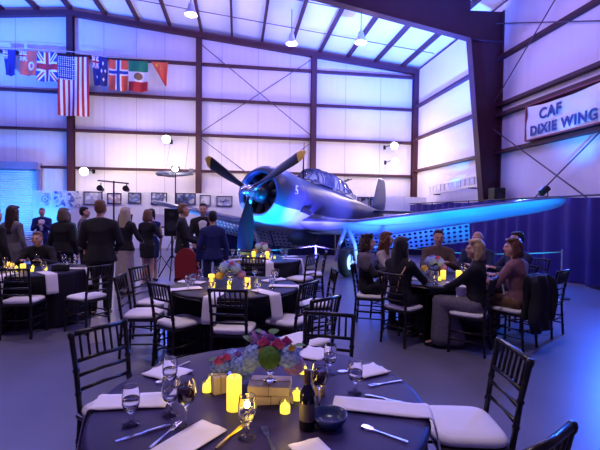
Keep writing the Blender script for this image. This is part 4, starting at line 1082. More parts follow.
bm = nb(); lathe(bm, [(0, 0), (0.045, 0.0), (0.052, 0.01), (0.056, 0.05), (0.05, 0.085), (0.047, 0.085), (0.053, 0.05), (0.048, 0.012), (0, 0.006)], 28); link('vase', bm, M_glass, root, True)
for c, R, m in (((-0.045, -0.02, 0.10), 0.05, M_hyd), ((0.05, -0.02, 0.10), 0.055, M_hyd), ((0.0, 0.04, 0.12), 0.05, M_hyd), ((0.07, 0.02, 0.06), 0.04, M_hyd), ((-0.04, 0.02, 0.05), 0.04, M_cream)): flower('hydrangea', c, R, m, root)
for c, R, m in (((-0.055, -0.045, 0.135), 0.028, M_pink), ((-0.02, -0.03, 0.15), 0.026, M_pink), ((0.035, 0.0, 0.155), 0.022, M_lil)): rose(c, R, m, root)
leaves(root, [((-0.06, 0.0, 0.12), (-0.06, -0.01, 0.03)), ((0.05, 0.03, 0.14), (0.05, 0.02, 0.05))])

# centrepieces and settings on the other tables
def bouquet(p, lab, s=1.0):
    root = thing('flower_vase', lab, 'flowers', p, 0, 'flower vases on the other tables')
    bm = nb(); lathe(bm, [(0, 0), (0.05, 0.0), (0.02, 0.012), (0.015, 0.06), (0.06, 0.10), (0.085, 0.15), (0.08, 0.2), (0.077, 0.2), (0.08, 0.15), (0.055, 0.104), (0, 0.08)], 24); link('vase', bm, M_glass, root, True)
    for c, R, m in (((-0.06, -0.03, 0.22), 0.07, M_hyd), ((0.06, -0.03, 0.21), 0.07, M_hyd), ((0.0, 0.05, 0.23), 0.07, M_hyd), ((0.13, 0.0, 0.13), 0.05, M_lil), ((-0.13, 0.02, 0.11), 0.05, M_yel)): flower('hydrangea', V(c) * s, R * s, m, root, 50, 0.018)
    for c, R, m in (((0.03, -0.06, 0.27), 0.035, M_pink), ((-0.05, 0.0, 0.28), 0.03, M_lil), ((0.09, 0.03, 0.26), 0.03, M_yel)): rose(V(c) * s, R * s, m, root)
    leaves(root, [((-0.08, 0.0, 0.2), (-0.1, 0.0, 0.03)), ((0.1, 0.0, 0.2), (0.1, -0.02, 0.03))])
def setting(tc, cand, nvot, ngl, where, vase=True, phase=0.0, vp=(0, 0), grp=None):
    if vase: bouquet(V((tc.x + vp[0], tc.y + vp[1], ZT)), 'round arrangement of pale blue hydrangeas on ' + where)
    for i, (dx, dy, h, nm) in enumerate(cand):
        candle(V((tc.x + dx, tc.y + dy, ZT)), 0.036, h, nm, 'candles on ' + where)
        point((tc.x + dx * 1.2, tc.y + dy - 0.09, ZT + h + 0.06), 0.9, (1.0, 0.62, 0.15), 0.03)
    for i in range(nvot):
        a = 2 * PI * i / nvot + phase; votive(V((tc.x + 0.27 * math.cos(a), tc.y + 0.16 * math.sin(a) - 0.08, ZT)), 'small glowing votive among the centrepiece of ' + where, 'votives on ' + where)
    for i in range(ngl):
        a = 2 * PI * i / ngl + phase + 0.3; goblet(V((tc.x + 0.5 * math.cos(a), tc.y + 0.5 * math.sin(a), ZT)), 'clear water goblet in the ring of glasses on ' + where, 'goblets on ' + where)
        if i % 2 == 0: goblet(V((tc.x + 0.58 * math.cos(a + 0.2), tc.y + 0.58 * math.sin(a + 0.2), ZT)), 'clear water goblet in the ring of glasses on ' + where, 'goblets on ' + where)
setting(TBm, [(-0.26, -0.12, 0.15, 'lit pillar candle left of the flowers on the middle table'), (0.17, -0.18, 0.12, 'lit pillar candle right of the flowers on the middle table')], 7, 8, 'the middle table', True, 0.1, (-0.06, 0.02))
setting(TD, [(-0.16, 0.0, 0.13, 'lit pillar candle on the left of the candlelit table'), (0.10, 0.0, 0.13, 'lit pillar candle on the right of the candlelit table')], 5, 6, 'the candlelit table below the propeller', True, 0.4, (-0.02, 0.2))
setting(TC, [(-0.24, -0.12, 0.10, 'squat lit candle at the left of the far-left table'), (-0.02, -0.16, 0.10, 'squat lit candle in the centre of the far-left table'), (-0.46, -0.1, 0.10, 'squat lit candle beside the picture edge on the far-left table')], 7, 7, 'the far-left table', False, 0.8)
setting(TE, [(0.0, -0.12, 0.12, 'lit pillar candle before the flowers on the guests table'), (0.24, -0.05, 0.11, 'lit pillar candle by the blonde woman on the guests table')], 6, 7, 'the seated guests table', True, 0.2, (-0.05, 0.12))
bm = nb(); box(bm, -0.11, 0.11, -0.05, 0.05, 0, 0.09); ico(bm, (0, 0, 0.07), 0.1, 2, 0, (1.1, 0.5, 0.5)); o = skin('handbag', bm, mat('black_leather', (0.01, 0.01, 0.012), 0.4), None, 0.012, 2); o.location = (TC.x + 0.5, TC.y - 0.12, ZT + 0.002); tag(o, 'dark clutch bag lying on the far-left table', 'bag')
# white paper bag on the floor
bm = nb(); a = [bm.verts.new(q) for q in ((-0.07, -0.04, 0), (0.07, -0.04, 0), (0.07, 0.04, 0), (-0.07, 0.04, 0))]; b = [bm.verts.new(q) for q in ((-0.05, -0.012, 0.3), (0.05, -0.012, 0.3), (0.05, 0.012, 0.3), (-0.05, 0.012, 0.3))]
bm.faces.new(a[::-1])
for i in range(4): bm.faces.new((a[i], a[(i + 1) % 4], b[(i + 1) % 4], b[i]))
o = link('paper_bag', bm, mat('white_paper', (0.8, 0.72, 0.68), 0.7)); o.location = (-2.55, 5.1, 0.0); o.rotation_euler = (0, 0, 0.4); tag(o, 'upright white paper bag on the floor beyond the front-left chair', 'bag')

# ================================================================== PEOPLE
M_skin = mat('skin', (0.56, 0.31, 0.23), 0.5, noise=0.1, nscale=12, spec=0.35)
M_skin2 = mat('skin_tan', (0.46, 0.25, 0.17), 0.5, noise=0.1, nscale=12, spec=0.35)
M_eye = mat('eye', (0.03, 0.02, 0.02), 0.2); M_lip = mat('lips', (0.42, 0.12, 0.12), 0.5)
M_shoe = mat('shoe_leather', (0.012, 0.01, 0.01), 0.25)
def fab(n, c, **k): return mat('cloth_' + n, c, 0.85, noise=0.25, nscale=25, bump=0.05, bscale=90, **k)
F_blk = fab('black', (0.010, 0.009, 0.013)); F_nav = fab('navy', (0.015, 0.02, 0.07)); F_blu = fab('blue', (0.012, 0.018, 0.12)); F_gry = fab('grey', (0.10, 0.09, 0.12))
F_brn = fab('brown', (0.10, 0.06, 0.055)); F_pur = fab('dusky', (0.22, 0.10, 0.12)); F_wht = fab('white', (0.80, 0.78, 0.80)); F_tau = fab('taupe', (0.42, 0.34, 0.34)); F_red = fab('red', (0.30, 0.02, 0.03)); F_grn = fab('green', (0.04, 0.16, 0.09)); F_kha = fab('khaki', (0.20, 0.11, 0.05))
F_pat = mat('cloth_pattern', (0.16, 0.14, 0.17), 0.85, noise=0.85, nscale=60, bump=0.1, bscale=60)
def hairm(n, c): return mat('hair_' + n, c, 0.45, noise=0.4, nscale=60, wave=('X', 30, 0.5, 3.0))
H_brn = hairm('brown', (0.05, 0.022, 0.012)); H_dk = hairm('dark', (0.012, 0.008, 0.008)); H_bld = hairm('blonde', (0.50, 0.33, 0.16)); H_gry = hairm('greybrown', (0.16, 0.11, 0.08)); H_aub = hairm('auburn', (0.13, 0.045, 0.018)); H_lb = hairm('lightbrown', (0.20, 0.10, 0.05)); H_pale = hairm('paleblonde', (0.55, 0.43, 0.30))
def ik(s, t, l1, l2, pole):
    s, t = V(s), V(t); d = t - s; L = min(d.length, (l1 + l2) * 0.995); d = d.normalized(); t = s + d * L
    a = (l1 * l1 - l2 * l2 + L * L) / (2 * L); h = math.sqrt(max(0, l1 * l1 - a * a))
    p = V(pole); p = (p - d * p.dot(d)).normalized(); return s + d * a + p * h, t
def person(lab, x, y, fx, fy, H=1.72, sit=0.0, fem=False, lh=None, rh=None, turn=0.0, nod=0.0, lean=0.0, skinm=None, top=None, top_kind='jacket', bottom=None, bottom_kind='trousers', hem=0.5, hair=None, hair_kind='short', grp=None, extra=None, fat=1.0, bare=False):
    """local frame: faces +Y, right hand at +X; sit = height of the seat, 0 when standing"""
    root = thing('person', lab, 'person', (x, y, 0), math.atan2(-fx, fy), grp)
    sk = skinm or M_skin; s = H / 1.75; R = {}
    hipz = (sit + 0.085) if sit else 0.93 * s
    base = 0.93 * s
    if sit: nn = math.hypot(fx, fy); SLOTS.append((x, y, fx / nn, fy / nn, 0.27 if bottom_kind == 'skirt' else 0.24, 0.54))
    ln = math.radians(lean)
    def U(px, py, pz):                                 # upper body point, given for a standing 1.75 m figure
        q = V((px * s, py * s, pz * s - base)); c, n = math.cos(ln), math.sin(ln)
        return V((q.x, q.y * c + q.z * n, q.z * c - q.y * n + hipz))
    shw = 0.165 if fem else 0.19; hpw = 0.10
    neck0, neck1 = U(0, -0.01, 1.44), U(0, 0.01, 1.53)
    tq = Matrix.Rotation(math.radians(turn), 3, 'Z') @ Matrix.Rotation(math.radians(-nod), 3, 'X')
    hc = U(0, 0.025, 1.625)
    def Hd(px, py, pz): return hc + tq @ (V((px, py, pz)) * s)
    shs = {k: U(k * shw, -0.01, 1.385) for k in (-1, 1)}
    hips = {k: V((k * hpw * s, 0, hipz)) for k in (-1, 1)}
    if sit:
        knees = {k: V((k * 0.11 * s, 0.42 * s, hipz + 0.01)) for k in (-1, 1)}; anks = {k: V((k * 0.10 * s, 0.40 * s, 0.09)) for k in (-1, 1)}
    else:
        knees = {k: V((k * 0.095 * s, 0.02, 0.50 * s)) for k in (-1, 1)}; anks = {k: V((k * 0.10 * s, -0.02, 0.09)) for k in (-1, 1)}
    tgt = {-1: lh, 1: rh}; elb, wri = {}, {}
    for k in (-1, 1):
        t = tgt[k]
        t = U(k * 0.25, 0.05, 0.86) if t is None else V(t)
        elb[k], wri[k] = ik(shs[k], t, 0.29 * s, 0.255 * s, (k * 0.7, -0.8, -0.5))
    f = (0.93 if fem else 1.0) * fat
    # ---- body, one closed surface
    bm = nb()
    hull(bm, [(hips[-1], 0.095 * f * s), (hips[1], 0.095 * f * s), (U(0, 0, 1.08), (0.13 * f * s, 0.09 * f * s, 0.06))])
    hull(bm, [(U(0, 0, 1.06), (0.13 * f * s, 0.095 * f * s, 0.06)), (U(0, 0.01, 1.28), (0.155 * f * s, 0.11 * f * s, 0.09))])
    hull(bm, [(U(0, 0.0, 1.28), (0.155 * f * s, 0.11 * f * s, 0.08)), (shs[-1], 0.055 * s), (shs[1], 0.055 * s), (neck0, 0.07 * s)])
    cone(bm, neck0, neck1, 0.058 * s, 0.052 * s)
    for k in (-1, 1):
        cone(bm, shs[k], elb[k], 0.052 * s * f, 0.040 * s * f); cone(bm, elb[k], wri[k], 0.041 * s * f, 0.026 * s)
        cone(bm, hips[k], knees[k], 0.085 * s * f, 0.056 * s * f); cone(bm, knees[k], anks[k], 0.056 * s * f, 0.037 * s)
        ft = V((0.015 * k, 0.16 * s, -0.055)); hull(bm, [(anks[k], 0.035 * s), (anks[k] + V((0, -0.04, -0.045)), 0.033), (anks[k] + ft, 0.028)])
        d = (wri[k] - elb[k]).normalized(); side = d.cross(V((0, 0, 1)))
        side = side.normalized() if side.length > 0.2 else V((0, 1, 0)) * 1.0
        if abs(d.z) > 0.8: side = (V((0, 1, 0)) - d * d.y).normalized()
        nor = side.cross(d).normalized()
        if nor.z > 0: nor = -nor                       # the palm looks down
        pc = wri[k] + d * 0.055 * s
        hull(bm, [(wri[k], 0.022 * s), (pc + d * 0.03 * s + side * 0.028 * s, 0.014 * s), (pc + d * 0.03 * s - side * 0.028 * s, 0.014 * s)])
        for j, (off, L) in enumerate(((0.030, 0.062), (0.010, 0.072), (-0.011, 0.068), (-0.032, 0.052))):
            b0 = pc + d * 0.032 * s + side * off * s; sp = (d + side * off * 5).normalized()
            b1 = b0 + sp * L * 0.55 * s + nor * 0.008 * s; b2 = b1 + (sp * 0.75 + nor * 0.7).normalized() * L * 0.5 * s
            cone(bm, b0, b1, 0.0095 * s, 0.0085 * s); cone(bm, b1, b2, 0.0085 * s, 0.007 * s)
        inw = side if (side.x * -k > 0 or (abs(side.x) < 0.3 and side.y > 0)) else -side
        t0 = wri[k] + d * 0.025 * s + inw * 0.02 * s; t1 = t0 + (inw * 0.75 + d * 0.7 + nor * 0.2).normalized() * 0.035 * s; t2 = t1 + (inw * 0.25 + d * 0.9 + nor * 0.3).normalized() * 0.03 * s
        cone(bm, t0, t1, 0.012 * s, 0.010 * s); cone(bm, t1, t2, 0.010 * s, 0.008 * s)
    # head: skull, jaw, brow, nose, lips, chin, ears
    hull(bm, [(Hd(0, -0.012, 0.035), (0.076 * s, 0.092 * s, 0.085 * s)), (Hd(0, 0.02, -0.01), (0.070 * s, 0.074 * s, 0.08 * s))])
    hull(bm, [(Hd(0, 0.03, -0.02), 0.062 * s), (Hd(0, 0.055, -0.085), 0.033 * s), (Hd(0.03, 0.02, -0.07), 0.032 * s), (Hd(-0.03, 0.02, -0.07), 0.032 * s)])
    cone(bm, Hd(0, 0.094, 0.02), Hd(0, 0.108, -0.022), 0.009 * s, 0.010 * s)
    for k in (-1, 1):
        cone(bm, Hd(k * 0.012, 0.10, -0.026), Hd(k * 0.014, 0.098, -0.026), 0.010 * s, 0.010 * s)
        cone(bm, Hd(k * 0.015, 0.086, 0.028), Hd(k * 0.045, 0.076, 0.026), 0.012 * s, 0.010 * s)
        hull(bm, [(Hd(k * 0.078, -0.005, 0.015), (0.010 * s, 0.018 * s, 0.018 * s)), (Hd(k * 0.076, 0.0, -0.025), (0.008 * s, 0.010 * s, 0.010 * s))])
        hull(bm, [(Hd(k * 0.034, 0.03, -0.03), 0.045 * s), (Hd(k * 0.03, 0.05, -0.02), 0.032 * s)])
    hull(bm, [(Hd(-0.018, 0.083, -0.056), 0.009 * s), (Hd(0.018, 0.083, -0.056), 0.009 * s), (Hd(0, 0.09, -0.056), 0.010 * s)])
    E1, E2, LP_ = Hd(-0.031, 0.088, 0.008), Hd(0.031, 0.088, 0.008), Hd(0, 0.095, -0.056)
    def paint(c):
        if min((c - E1).length, (c - E2).length) < 0.0115 * s: return 1
        q = c - LP_
        if abs(q.z) < 0.011 and q.length < 0.027 * s: return 2
        return 0
    skin('body', bm, sk, root, 0.0095, 1, [sk, M_eye, M_lip], paint)
    # ---- clothes
    def sleeves(bm, g, end=0.94):
        for k in (-1, 1):
            hull(bm, [(shs[k], 0.055 * s + g), (U(k * 0.1, 0, 1.40), 0.055 * s + g)])
            cone(bm, shs[k], elb[k], 0.052 * s * f + g, 0.043 * s * f + g); cone(bm, elb[k], elb[k].lerp(wri[k], end), 0.043 * s * f + g, 0.032 * s + g)
    def torso(bm, g, low):
        hull(bm, [(U(0, 0, 1.06), (0.13 * f * s + g, 0.095 * f * s + g, 0.06)), (U(0, 0.01, 1.28), (0.155 * f * s + g, 0.11 * f * s + g, 0.09))])
        hull(bm, [(U(0, 0.0, 1.28), (0.155 * f * s + g, 0.11 * f * s + g, 0.08)), (shs[-1], 0.05 * s + g), (shs[1], 0.05 * s + g), (U(0, -0.01, 1.425), 0.065 * s + g)])
        if sit: hull(bm, [(U(0, 0, 1.06), (0.14 * f * s + g, 0.10 * f * s + g, 0.05)), (V((0, 0, hipz + 0.01)), (0.185 * f * s + g, 0.11 * s * f + g, 0.085))])
        else: hull(bm, [(U(0, 0, 1.06), (0.14 * f * s + g, 0.10 * f * s + g, 0.05)), (V((0, 0, hipz - low)), (0.205 * f * s + g, 0.125 * s * f + g, 0.04))])
    if top_kind == 'jacket':
        bm = nb(); torso(bm, 0.022, 0.10 if not fem else 0.04); sleeves(bm, 0.014, 0.97)
        hull(bm, [(U(0, -0.03, 1.46), (0.075 * s, 0.05 * s, 0.03)), (U(0, 0.0, 1.42), (0.10 * s, 0.07 * s, 0.03))])
        skin('jacket', bm, top, root, 0.016, 2)
    elif top_kind == 'sweater':
        bm = nb(); torso(bm, 0.02, 0.06); sleeves(bm, 0.016, 0.9); skin('sweater', bm, top, root, 0.016, 2)
    elif top_kind == 'dress':
        bm = nb(); torso(bm, 0.012, 0.0)
        if not bare: sleeves(bm, 0.008, 0.6)
        if not sit: hull(bm, [(V((0, 0, hipz)), (0.215 * s * f, 0.135 * s * f, 0.06)), (V((0, 0.01, hem + 0.02)), (0.20 * s * f, 0.16 * s * f, 0.02))])
        skin('dress', bm, top, root, 0.016, 2)
    if bottom_kind == 'trousers':
        bm = nb()
        hull(bm, [(hips[-1], 0.10 * f * s), (hips[1], 0.10 * f * s)])
        for k in (-1, 1):
            cone(bm, hips[k], knees[k], 0.095 * s * f, 0.070 * s * f); cone(bm, knees[k], anks[k] + V((0, 0, 0.02)), 0.070 * s * f, 0.058 * s)
        skin('trousers', bm, bottom, root, 0.016, 2)
    elif bottom_kind == 'skirt':
        bm = nb()
        if sit:
            hull(bm, [(hips[-1], 0.11 * f * s), (hips[1], 0.11 * f * s), (knees[-1] + V((0, 0.01, 0)), 0.085 * s), (knees[1] + V((0, 0.01, 0)), 0.085 * s)])
            lo = max(hem, 0.08); kz = knees[1].z
            hull(bm, [(knees[-1], 0.085 * s), (knees[1], 0.085 * s), (V((-0.12 * s, 0.42 * s, lo + 0.02)), 0.10 * s), (V((0.12 * s, 0.42 * s, lo + 0.02)), 0.10 * s), (V((0, 0.20 * s, lo + 0.02)), 0.09)])
        else:
            hull(bm, [(V((0, 0, hipz + 0.06)), (0.19 * s * f, 0.13 * s * f, 0.05)), (V((0, 0, hipz - 0.08)), (0.215 * s * f, 0.145 * s * f, 0.05))])
            hull(bm, [(V((0, 0, hipz - 0.08)), (0.19 * s * f, 0.14 * s * f, 0.05)), (V((0, 0.0, hem + 0.02)), (0.23 * s * f, 0.20 * s * f, 0.02))])
        skin('skirt', bm, bottom, root, 0.018, 2)
    for k in (-1, 1):
        a = anks[k]; bm = nb()
        hull(bm, [(a + V((0, -0.045, -0.05)), (0.038, 0.035, 0.036)), (a + V((0.0, 0.02, -0.03)), 0.042), (a + V((0.012 * k, 0.15 * s, -0.062)), (0.040, 0.05, 0.026))])
        skin('shoe', bm, M_shoe, root, 0.012, 2)
    # ---- hair
    bm = nb()
    hull(bm, [(Hd(0, -0.028, 0.045), (0.084 * s, 0.092 * s, 0.088 * s)), (Hd(0, -0.045, -0.005), (0.078 * s, 0.070 * s, 0.07 * s))])
    if hair_kind == 'short': hull(bm, [(Hd(0, 0.02, 0.10), (0.065 * s, 0.055 * s, 0.03 * s)), (Hd(0, -0.03, 0.09), (0.075 * s, 0.08 * s, 0.05 * s))])
    if hair_kind == 'receding': bm.free(); bm = nb(); hull(bm, [(Hd(0, -0.05, 0.02), (0.084 * s, 0.065 * s, 0.075 * s)), (Hd(0, -0.05, -0.03), (0.076 * s, 0.06 * s, 0.05 * s))])
    if hair_kind in ('long', 'bob', 'curly'):
        L = {'long': -0.36, 'bob': -0.13, 'curly': -0.10}[hair_kind]; wd = 0.10 if hair_kind != 'curly' else 0.105
        hull(bm, [(Hd(0, -0.03, 0.04), (0.095 * s, 0.095 * s, 0.085 * s)), (Hd(0, -0.07, -0.10), (wd * s, 0.055 * s, 0.06 * s))])
        if L < -0.2: hull(bm, [(Hd(0, -0.075, -0.08), (wd * s, 0.055 * s, 0.06 * s)), (Hd(0, -0.105, L), (0.085 * s, 0.035 * s, 0.05 * s))])
        for k in (-1, 1): hull(bm, [(Hd(k * 0.078, 0.0, 0.04), 0.03 * s), (Hd(k * 0.088, 0.0, max(L, -0.22)), 0.026 * s), (Hd(k * 0.07, -0.05, -0.05), 0.04 * s)])
        hull(bm, [(Hd(0.035, 0.05, 0.095), (0.045 * s, 0.035 * s, 0.025 * s)), (Hd(-0.035, 0.045, 0.095), (0.045 * s, 0.035 * s, 0.025 * s)), (Hd(0, -0.02, 0.10), (0.08 * s, 0.07 * s, 0.04 * s))])
        if hair_kind == 'curly':
            rr = random.Random(len(lab))
            for i in range(46):
                t = rr.uniform(0, 2 * PI); zz = rr.uniform(-0.10, 0.13); yy = math.sin(t) * 0.095 - 0.03
                if yy > 0.02 and zz < 0.07: continue
                ico(bm, Hd(math.cos(t) * 0.095, yy, zz), 0.026 * s, 1)
    if hair_kind != 'none': skin('hair', bm, hair, root, 0.012, 1)
    else: bm.free()
    # ---- extras worn
    if extra == 'shirt':
        bm = nb(); hull(bm, [(U(0, 0.10, 1.40), (0.05, 0.03, 0.03)), (U(0.06, 0.115, 1.36), (0.025, 0.03, 0.03)), (U(-0.06, 0.115, 1.36), (0.025, 0.03, 0.03)), (U(0, 0.135, 1.10), (0.035, 0.02, 0.03))]); skin('shirt_front', bm, F_wht, root, 0.012, 1)
        bm = nb()
        for k in (-1, 1): hull(bm, [(U(0, 0.125, 1.435), 0.012), (U(k * 0.055, 0.118, 1.435), (0.012, 0.012, 0.026))])
        skin('bow_tie', bm, F_blk, root, 0.008, 1)
    if extra == 'fur':
        bm = nb(); rr = random.Random(3)
        hull(bm, [(shs[-1] + V((0, 0.0, 0.0)), 0.095), (shs[1], 0.095), (U(0, 0, 1.40), (0.14, 0.13, 0.08)), (U(0.2, 0.03, 1.28), 0.08), (U(-0.2, 0.03, 1.28), 0.08)])
        for i in range(90):
            t = rr.uniform(0, 2 * PI); ico(bm, U(0.23 * math.cos(t), 0.12 * math.sin(t), rr.uniform(1.25, 1.45)), 0.03, 1)
        skin('fur_wrap', bm, mat('fur', (0.14, 0.11, 0.13), 0.95, noise=0.7, nscale=60, bump=0.6, bscale=80), root, 0.016, 1)
    if extra == 'strap':
        bm = nb(); tube(bm, [shs[1] + V((0, -0.02, 0.085)), U(0.10, -0.145, 1.25), U(0.05, -0.15, 1.05)], 0.008, 6); link('bag_strap', bm, M_cream, root, True)
    return root
ST = 'guests standing at the far side'
person('woman with long brown hair in grey patterned dress, standing behind the far-left table', -5.16, 7.35, 0.2, 1, 1.72, fem=True, top=F_pat, top_kind='dress', hem=0.2, bottom_kind='none', hair=H_brn, hair_kind='long', grp=ST)
person('person in black jacket cut off by the left photo edge', -5.03, 6.75, 0.3, 1, 1.66, top=F_blk, bottom=F_blk, hair=H_dk, hair_kind='short', fem=True, grp=ST)
person('speaker in dark suit and white shirt before the emblem poster', -7.55, 12.0, 0.45, -1, 1.70, top=F_blu, bottom=F_nav, hair=H_dk, lh=(-0.06, 0.24, 1.22), rh=(0.08, 0.25, 1.2), extra='shirt', grp=ST)
person('grey-haired person in broad dark top, seen from behind beside the suited man', -4.48, 7.75, 0.1, 1, 1.69, fem=True, top=F_blk, bottom=F_blk, hair=H_gry, hair_kind='bob', fat=1.2, grp=ST)
person('large man in black suit seen from behind, standing by the far-left table', -3.13, 6.42, -0.25, 1, 1.81, top=F_blk, bottom=F_blk, hair=H_lb, hair_kind='short', fat=1.15, lh=(-0.18, 0.2, 1.0), rh=(0.2, 0.22, 1.02), grp=ST)
person('man in profile half hidden by the large man in black suit', -4.75, 9.0, 1, 0.3, 1.72, top=F_gry, bottom=F_blk, hair=H_dk, grp=ST)
person('woman in green half hidden beyond the large man in black suit', -5.65, 9.9, 0.6, -0.8, 1.62, fem=True, top=F_grn, top_kind='sweater', bottom=F_blk, hair=H_aub, hair_kind='bob', grp=ST)
person('blonde woman in black jacket and long pale skirt, seen from behind', -3.46, 8.1, 0.15, 1, 1.72, fem=True, top=F_blk, bottom=F_tau, bottom_kind='skirt', hem=0.05, hair=H_pale, hair_kind='long', lh=(-0.2, 0.25, 1.05), rh=(0.2, 0.25, 1.05), grp=ST)
person('woman in short black dress with light brown hair, turned toward the wall', -3.33, 8.95, 0.3, 1, 1.68, fem=True, top=F_blk, top_kind='dress', hem=0.62, bottom_kind='none', hair=H_lb, hair_kind='bob', lh=(-0.15, 0.28, 1.1), rh=(0.17, 0.28, 1.1), grp=ST)
person('bare-shouldered woman half behind the woman in short black dress', -3.46, 9.55, -0.6, 0.6, 1.70, fem=True, top=F_nav, top_kind='dress', bare=True, hem=0.55, bottom_kind='none', hair=H_dk, hair_kind='short', skinm=M_skin2, grp=ST)
person('man with short fair hair in black suit facing the waiter', -2.28, 7.95, 0.95, 0.25, 1.80, top=F_blk, bottom=F_blk, hair=H_lb, hair_kind='short', lh=(-0.12, 0.32, 1.08), rh=(0.12, 0.3, 1.05), grp=ST)
person('man in bow tie and white shirt front, dark suit, facing the camera', -2.02, 8.55, 0.15, -1, 1.82, top=F_blk, bottom=F_blk, hair=H_dk, hair_kind='short', extra='shirt', lh=(-0.14, 0.28, 1.02), rh=(0.16, 0.28, 1.02), grp=ST)
person('person in bright blue jacket standing left of the propeller blade', -1.50, 7.05, -0.3, 1, 1.66, top=F_blu, bottom=F_nav, hair=H_dk, hair_kind='short', fem=True, grp=ST)
person('person seated low behind the far-left table in dark clothes', -4.42, 7.02, 0.2, -1, 1.62, sit=0.47, top=F_blk, bottom=F_blk, hair=H_lb, hair_kind='short', lean=16, lh=(-0.15, 0.42, 0.82), rh=(0.15, 0.42, 0.82), grp='guests seated at the far-left table')
chair(-4.42, 7.02, 0.2, -1, 'chair under the low-seated person behind the far-left table', G3)
# red chair beside the waiter
root = thing('upholstered_chair', 'red upholstered chair with rounded back near the bow-tie man', 'chair', (-1.98, 7.25, 0), 0.1)
bm = nb(); n = 14; fr = []
for y in (-0.03, 0.03): fr.append([bm.verts.new((0.19 * math.cos(PI * k / n) * (1 if k in (0, n) else 1), y - 0.2, 0.78 + 0.24 * math.sin(PI * k / n))) for k in range(n + 1)] + [bm.verts.new((-0.18, y - 0.2, 0.5)), bm.verts.new((0.18, y - 0.2, 0.5))])
bm.faces.new(fr[0]); bm.faces.new(fr[1][::-1])
for k in range(len(fr[0])): bm.faces.new((fr[0][k], fr[1][k], fr[1][(k + 1) % len(fr[0])], fr[0][(k + 1) % len(fr[0])]))
link('backrest', bm, F_red, root)
bm = nb(); box(bm, -0.21, 0.21, -0.2, 0.22, 0.42, 0.49); bevelled(link('seat', bm, F_red, root), 0.02)
for sx in (-1, 1):
    for yy in (-0.2, 0.2): bm = nb(); tube(bm, [(0.18 * sx, yy, 0.5 if yy < 0 else 0.43), (0.19 * sx, yy, 0)], 0.014, 8); link('leg', bm, M_dark, root)
SG = 'guests seated at the right-hand table'
def seated(lab, x, y, fx, fy, chairlab, off=0.02, **k):
    n = math.hypot(fx, fy)
    chair(x + fx / n * off, y + fy / n * off, fx, fy, chairlab, G5)
    return person(lab, x - fx / n * 0.05, y - fy / n * 0.05, fx, fy, sit=0.485, grp=SG, **k)
seated('curly-haired woman in grey fur wrap seated on the left of the guests table', 1.02, 5.95, 0.95, -0.25, 'chair under the woman in grey fur wrap', H=1.66, fem=True, top=F_blk, bottom=F_blk, hair=H_brn, hair_kind='curly', extra='fur', lh=(-0.1, 0.36, 0.84), rh=(0.12, 0.34, 0.86), turn=10)
seated('long-haired woman in profile between the fur wrap and the woman in black', 1.38, 6.38, 0.75, -0.6, 'chair under the long-haired woman in profile', H=1.70, fem=True, top=F_tau, top_kind='dress', bottom=F_blk, bottom_kind='skirt', hem=0.3, hair=H_aub, hair_kind='long', lh=(-0.1, 0.38, 0.85), rh=(0.1, 0.36, 0.86), turn=40)
seated('dark-haired woman in black jacket with her back to the camera', 1.32, 5.22, 0.72, 0.62, 'chair under the woman in black jacket with her back turned', H=1.68, fem=True, top=F_blk, bottom=F_blk, hair=H_dk, hair_kind='long', extra='strap', lh=(-0.12, 0.4, 0.84), rh=(0.12, 0.4, 0.84), turn=-10)
seated('man in dark shirt and brown jacket facing the camera across the guests table', 2.28, 6.72, -0.15, -1, 'chair under the man in brown jacket', H=1.76, top=F_brn, bottom=F_blk, hair=H_dk, hair_kind='short', nod=8, lh=(-0.1, 0.34, 0.88), rh=(0.1, 0.32, 0.90))
seated('balding man partly hidden behind the blonde woman', 2.84, 6.56, -0.6, -0.8, 'chair under the balding man', H=1.74, top=F_nav, bottom=F_blk, hair=H_gry, hair_kind='receding', skinm=M_skin2, lh=(-0.1, 0.36, 0.86), rh=(0.1, 0.34, 0.86))
seated('blonde woman in black top and grey patterned skirt, seated near side of the table', 2.08, 4.92, -0.80, 0.55, 'chair with white cushion under the blonde woman', H=1.68, fem=True, top=F_blk, bottom=F_pat, bottom_kind='skirt', hem=0.10, hair=H_bld, hair_kind='bob', lh=(-0.05, 0.40, 0.70), rh=(0.06, 0.38, 0.70), turn=25)
seated('young man with short dark hair in profile, farthest right at the table', 3.16, 6.02, -0.98, -0.2, 'chair under the young dark-haired man', H=1.78, top=F_nav, bottom=F_blk, hair=H_dk, hair_kind='short', lh=(-0.1, 0.40, 0.88), rh=(0.1, 0.40, 0.88))
seated('person with auburn hair in dusky brown sweater, seated in profile', 2.72, 5.14, -0.6, 0.8, 'chair under the person in dusky sweater, black jacket over its back', H=1.70, fem=True, top=F_pur, top_kind='sweater', bottom=F_kha, hair=H_aub, hair_kind='bob', lean=6, lh=(-0.14, 0.38, 0.82), rh=(0.14, 0.38, 0.84), turn=38)
chair(3.40, 5.72, -0.6, 0.8, 'empty dark chair standing just past the draped black jacket', G5)
chair(3.85, 6.9, -0.9, -0.3, 'empty dark chair mostly hidden behind the person in dusky sweater', G5)
bm = nb()
fx, fy = -0.6, 0.8; rx_, ry_ = fy, -fx
bc = V((2.72 - fx * 0.265, 5.14 - fy * 0.265, 0))
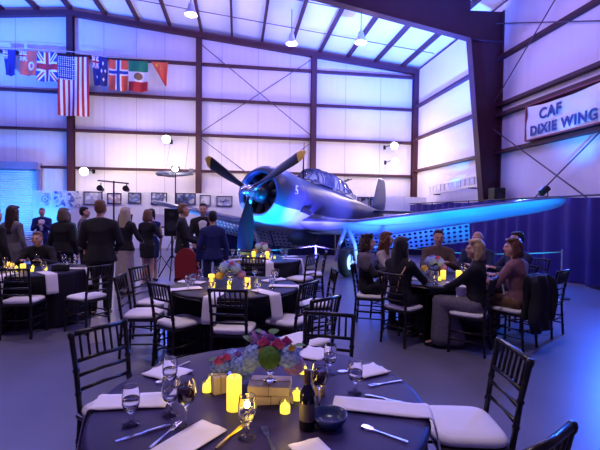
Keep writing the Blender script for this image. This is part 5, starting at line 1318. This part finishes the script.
for o_, zb in ((0.045, 0.42), (-0.045, 0.28)):
    hull(bm, [(bc + V((fx * o_ + rx_ * 0.17, fy * o_ + ry_ * 0.17, 0.91)), 0.035), (bc + V((fx * o_ - rx_ * 0.17, fy * o_ - ry_ * 0.17, 0.91)), 0.035), (bc + V((fx * o_ * 1.3 + rx_ * 0.22, fy * o_ * 1.3 + ry_ * 0.22, zb)), 0.03), (bc + V((fx * o_ * 1.3 - rx_ * 0.22, fy * o_ * 1.3 - ry_ * 0.22, zb)), 0.03)])
for q in (-1, 1): hull(bm, [(bc + V((rx_ * 0.2 * q - fx * 0.06, ry_ * 0.2 * q - fy * 0.06, 0.86)), 0.05), (bc + V((rx_ * 0.25 * q - fx * 0.08, ry_ * 0.25 * q - fy * 0.08, 0.40)), 0.045)])
o = skin('jacket', bm, F_blk, None, 0.016, 2); tag(o, 'black jacket draped over the chair back behind the person in dusky sweater', 'jacket')

for v in o.data.vertices:
    z = v.co.z; q = v.co
    n = 0.016 * math.sin(q.x * 31 + z * 6) + 0.012 * math.sin(q.x * 17 - q.y * 23 + z * 9) - 0.02 * max(0, (z - 0.8))
    v.co = q + V((-fx, -fy, 0)) * n + V((rx_, ry_, 0)) * 0.02 * math.sin(z * 12)
# the cloths give way where chairs and knees are tucked in
for t in TABLES:
    cl = [c for c in t.children if c.name.startswith('tablecloth')][0]; t0 = t.location
    for v in cl.data.vertices:
        if v.co.z > 0.735 or v.co.xy.length < 0.7: continue
        for (x, y, fx, fy, hw, reach) in SLOTS:
            if (V((x, y, 0)) - t0).length > 1.35: continue
            d = V((t0.x + v.co.x - x, t0.y + v.co.y - y)); f = d.x * fx + d.y * fy; l = abs(d.x * fy - d.y * fx)
            if f < -0.25 or f > reach + 0.02 or l > hw + 0.12: continue
            k = 1.0 if l < hw + 0.02 else (hw + 0.12 - l) / 0.10
            k *= min(1, (0.735 - v.co.z) / 0.06)
            v.co.x += fx * (reach + 0.02 - f) * k; v.co.y += fy * (reach + 0.02 - f) * k
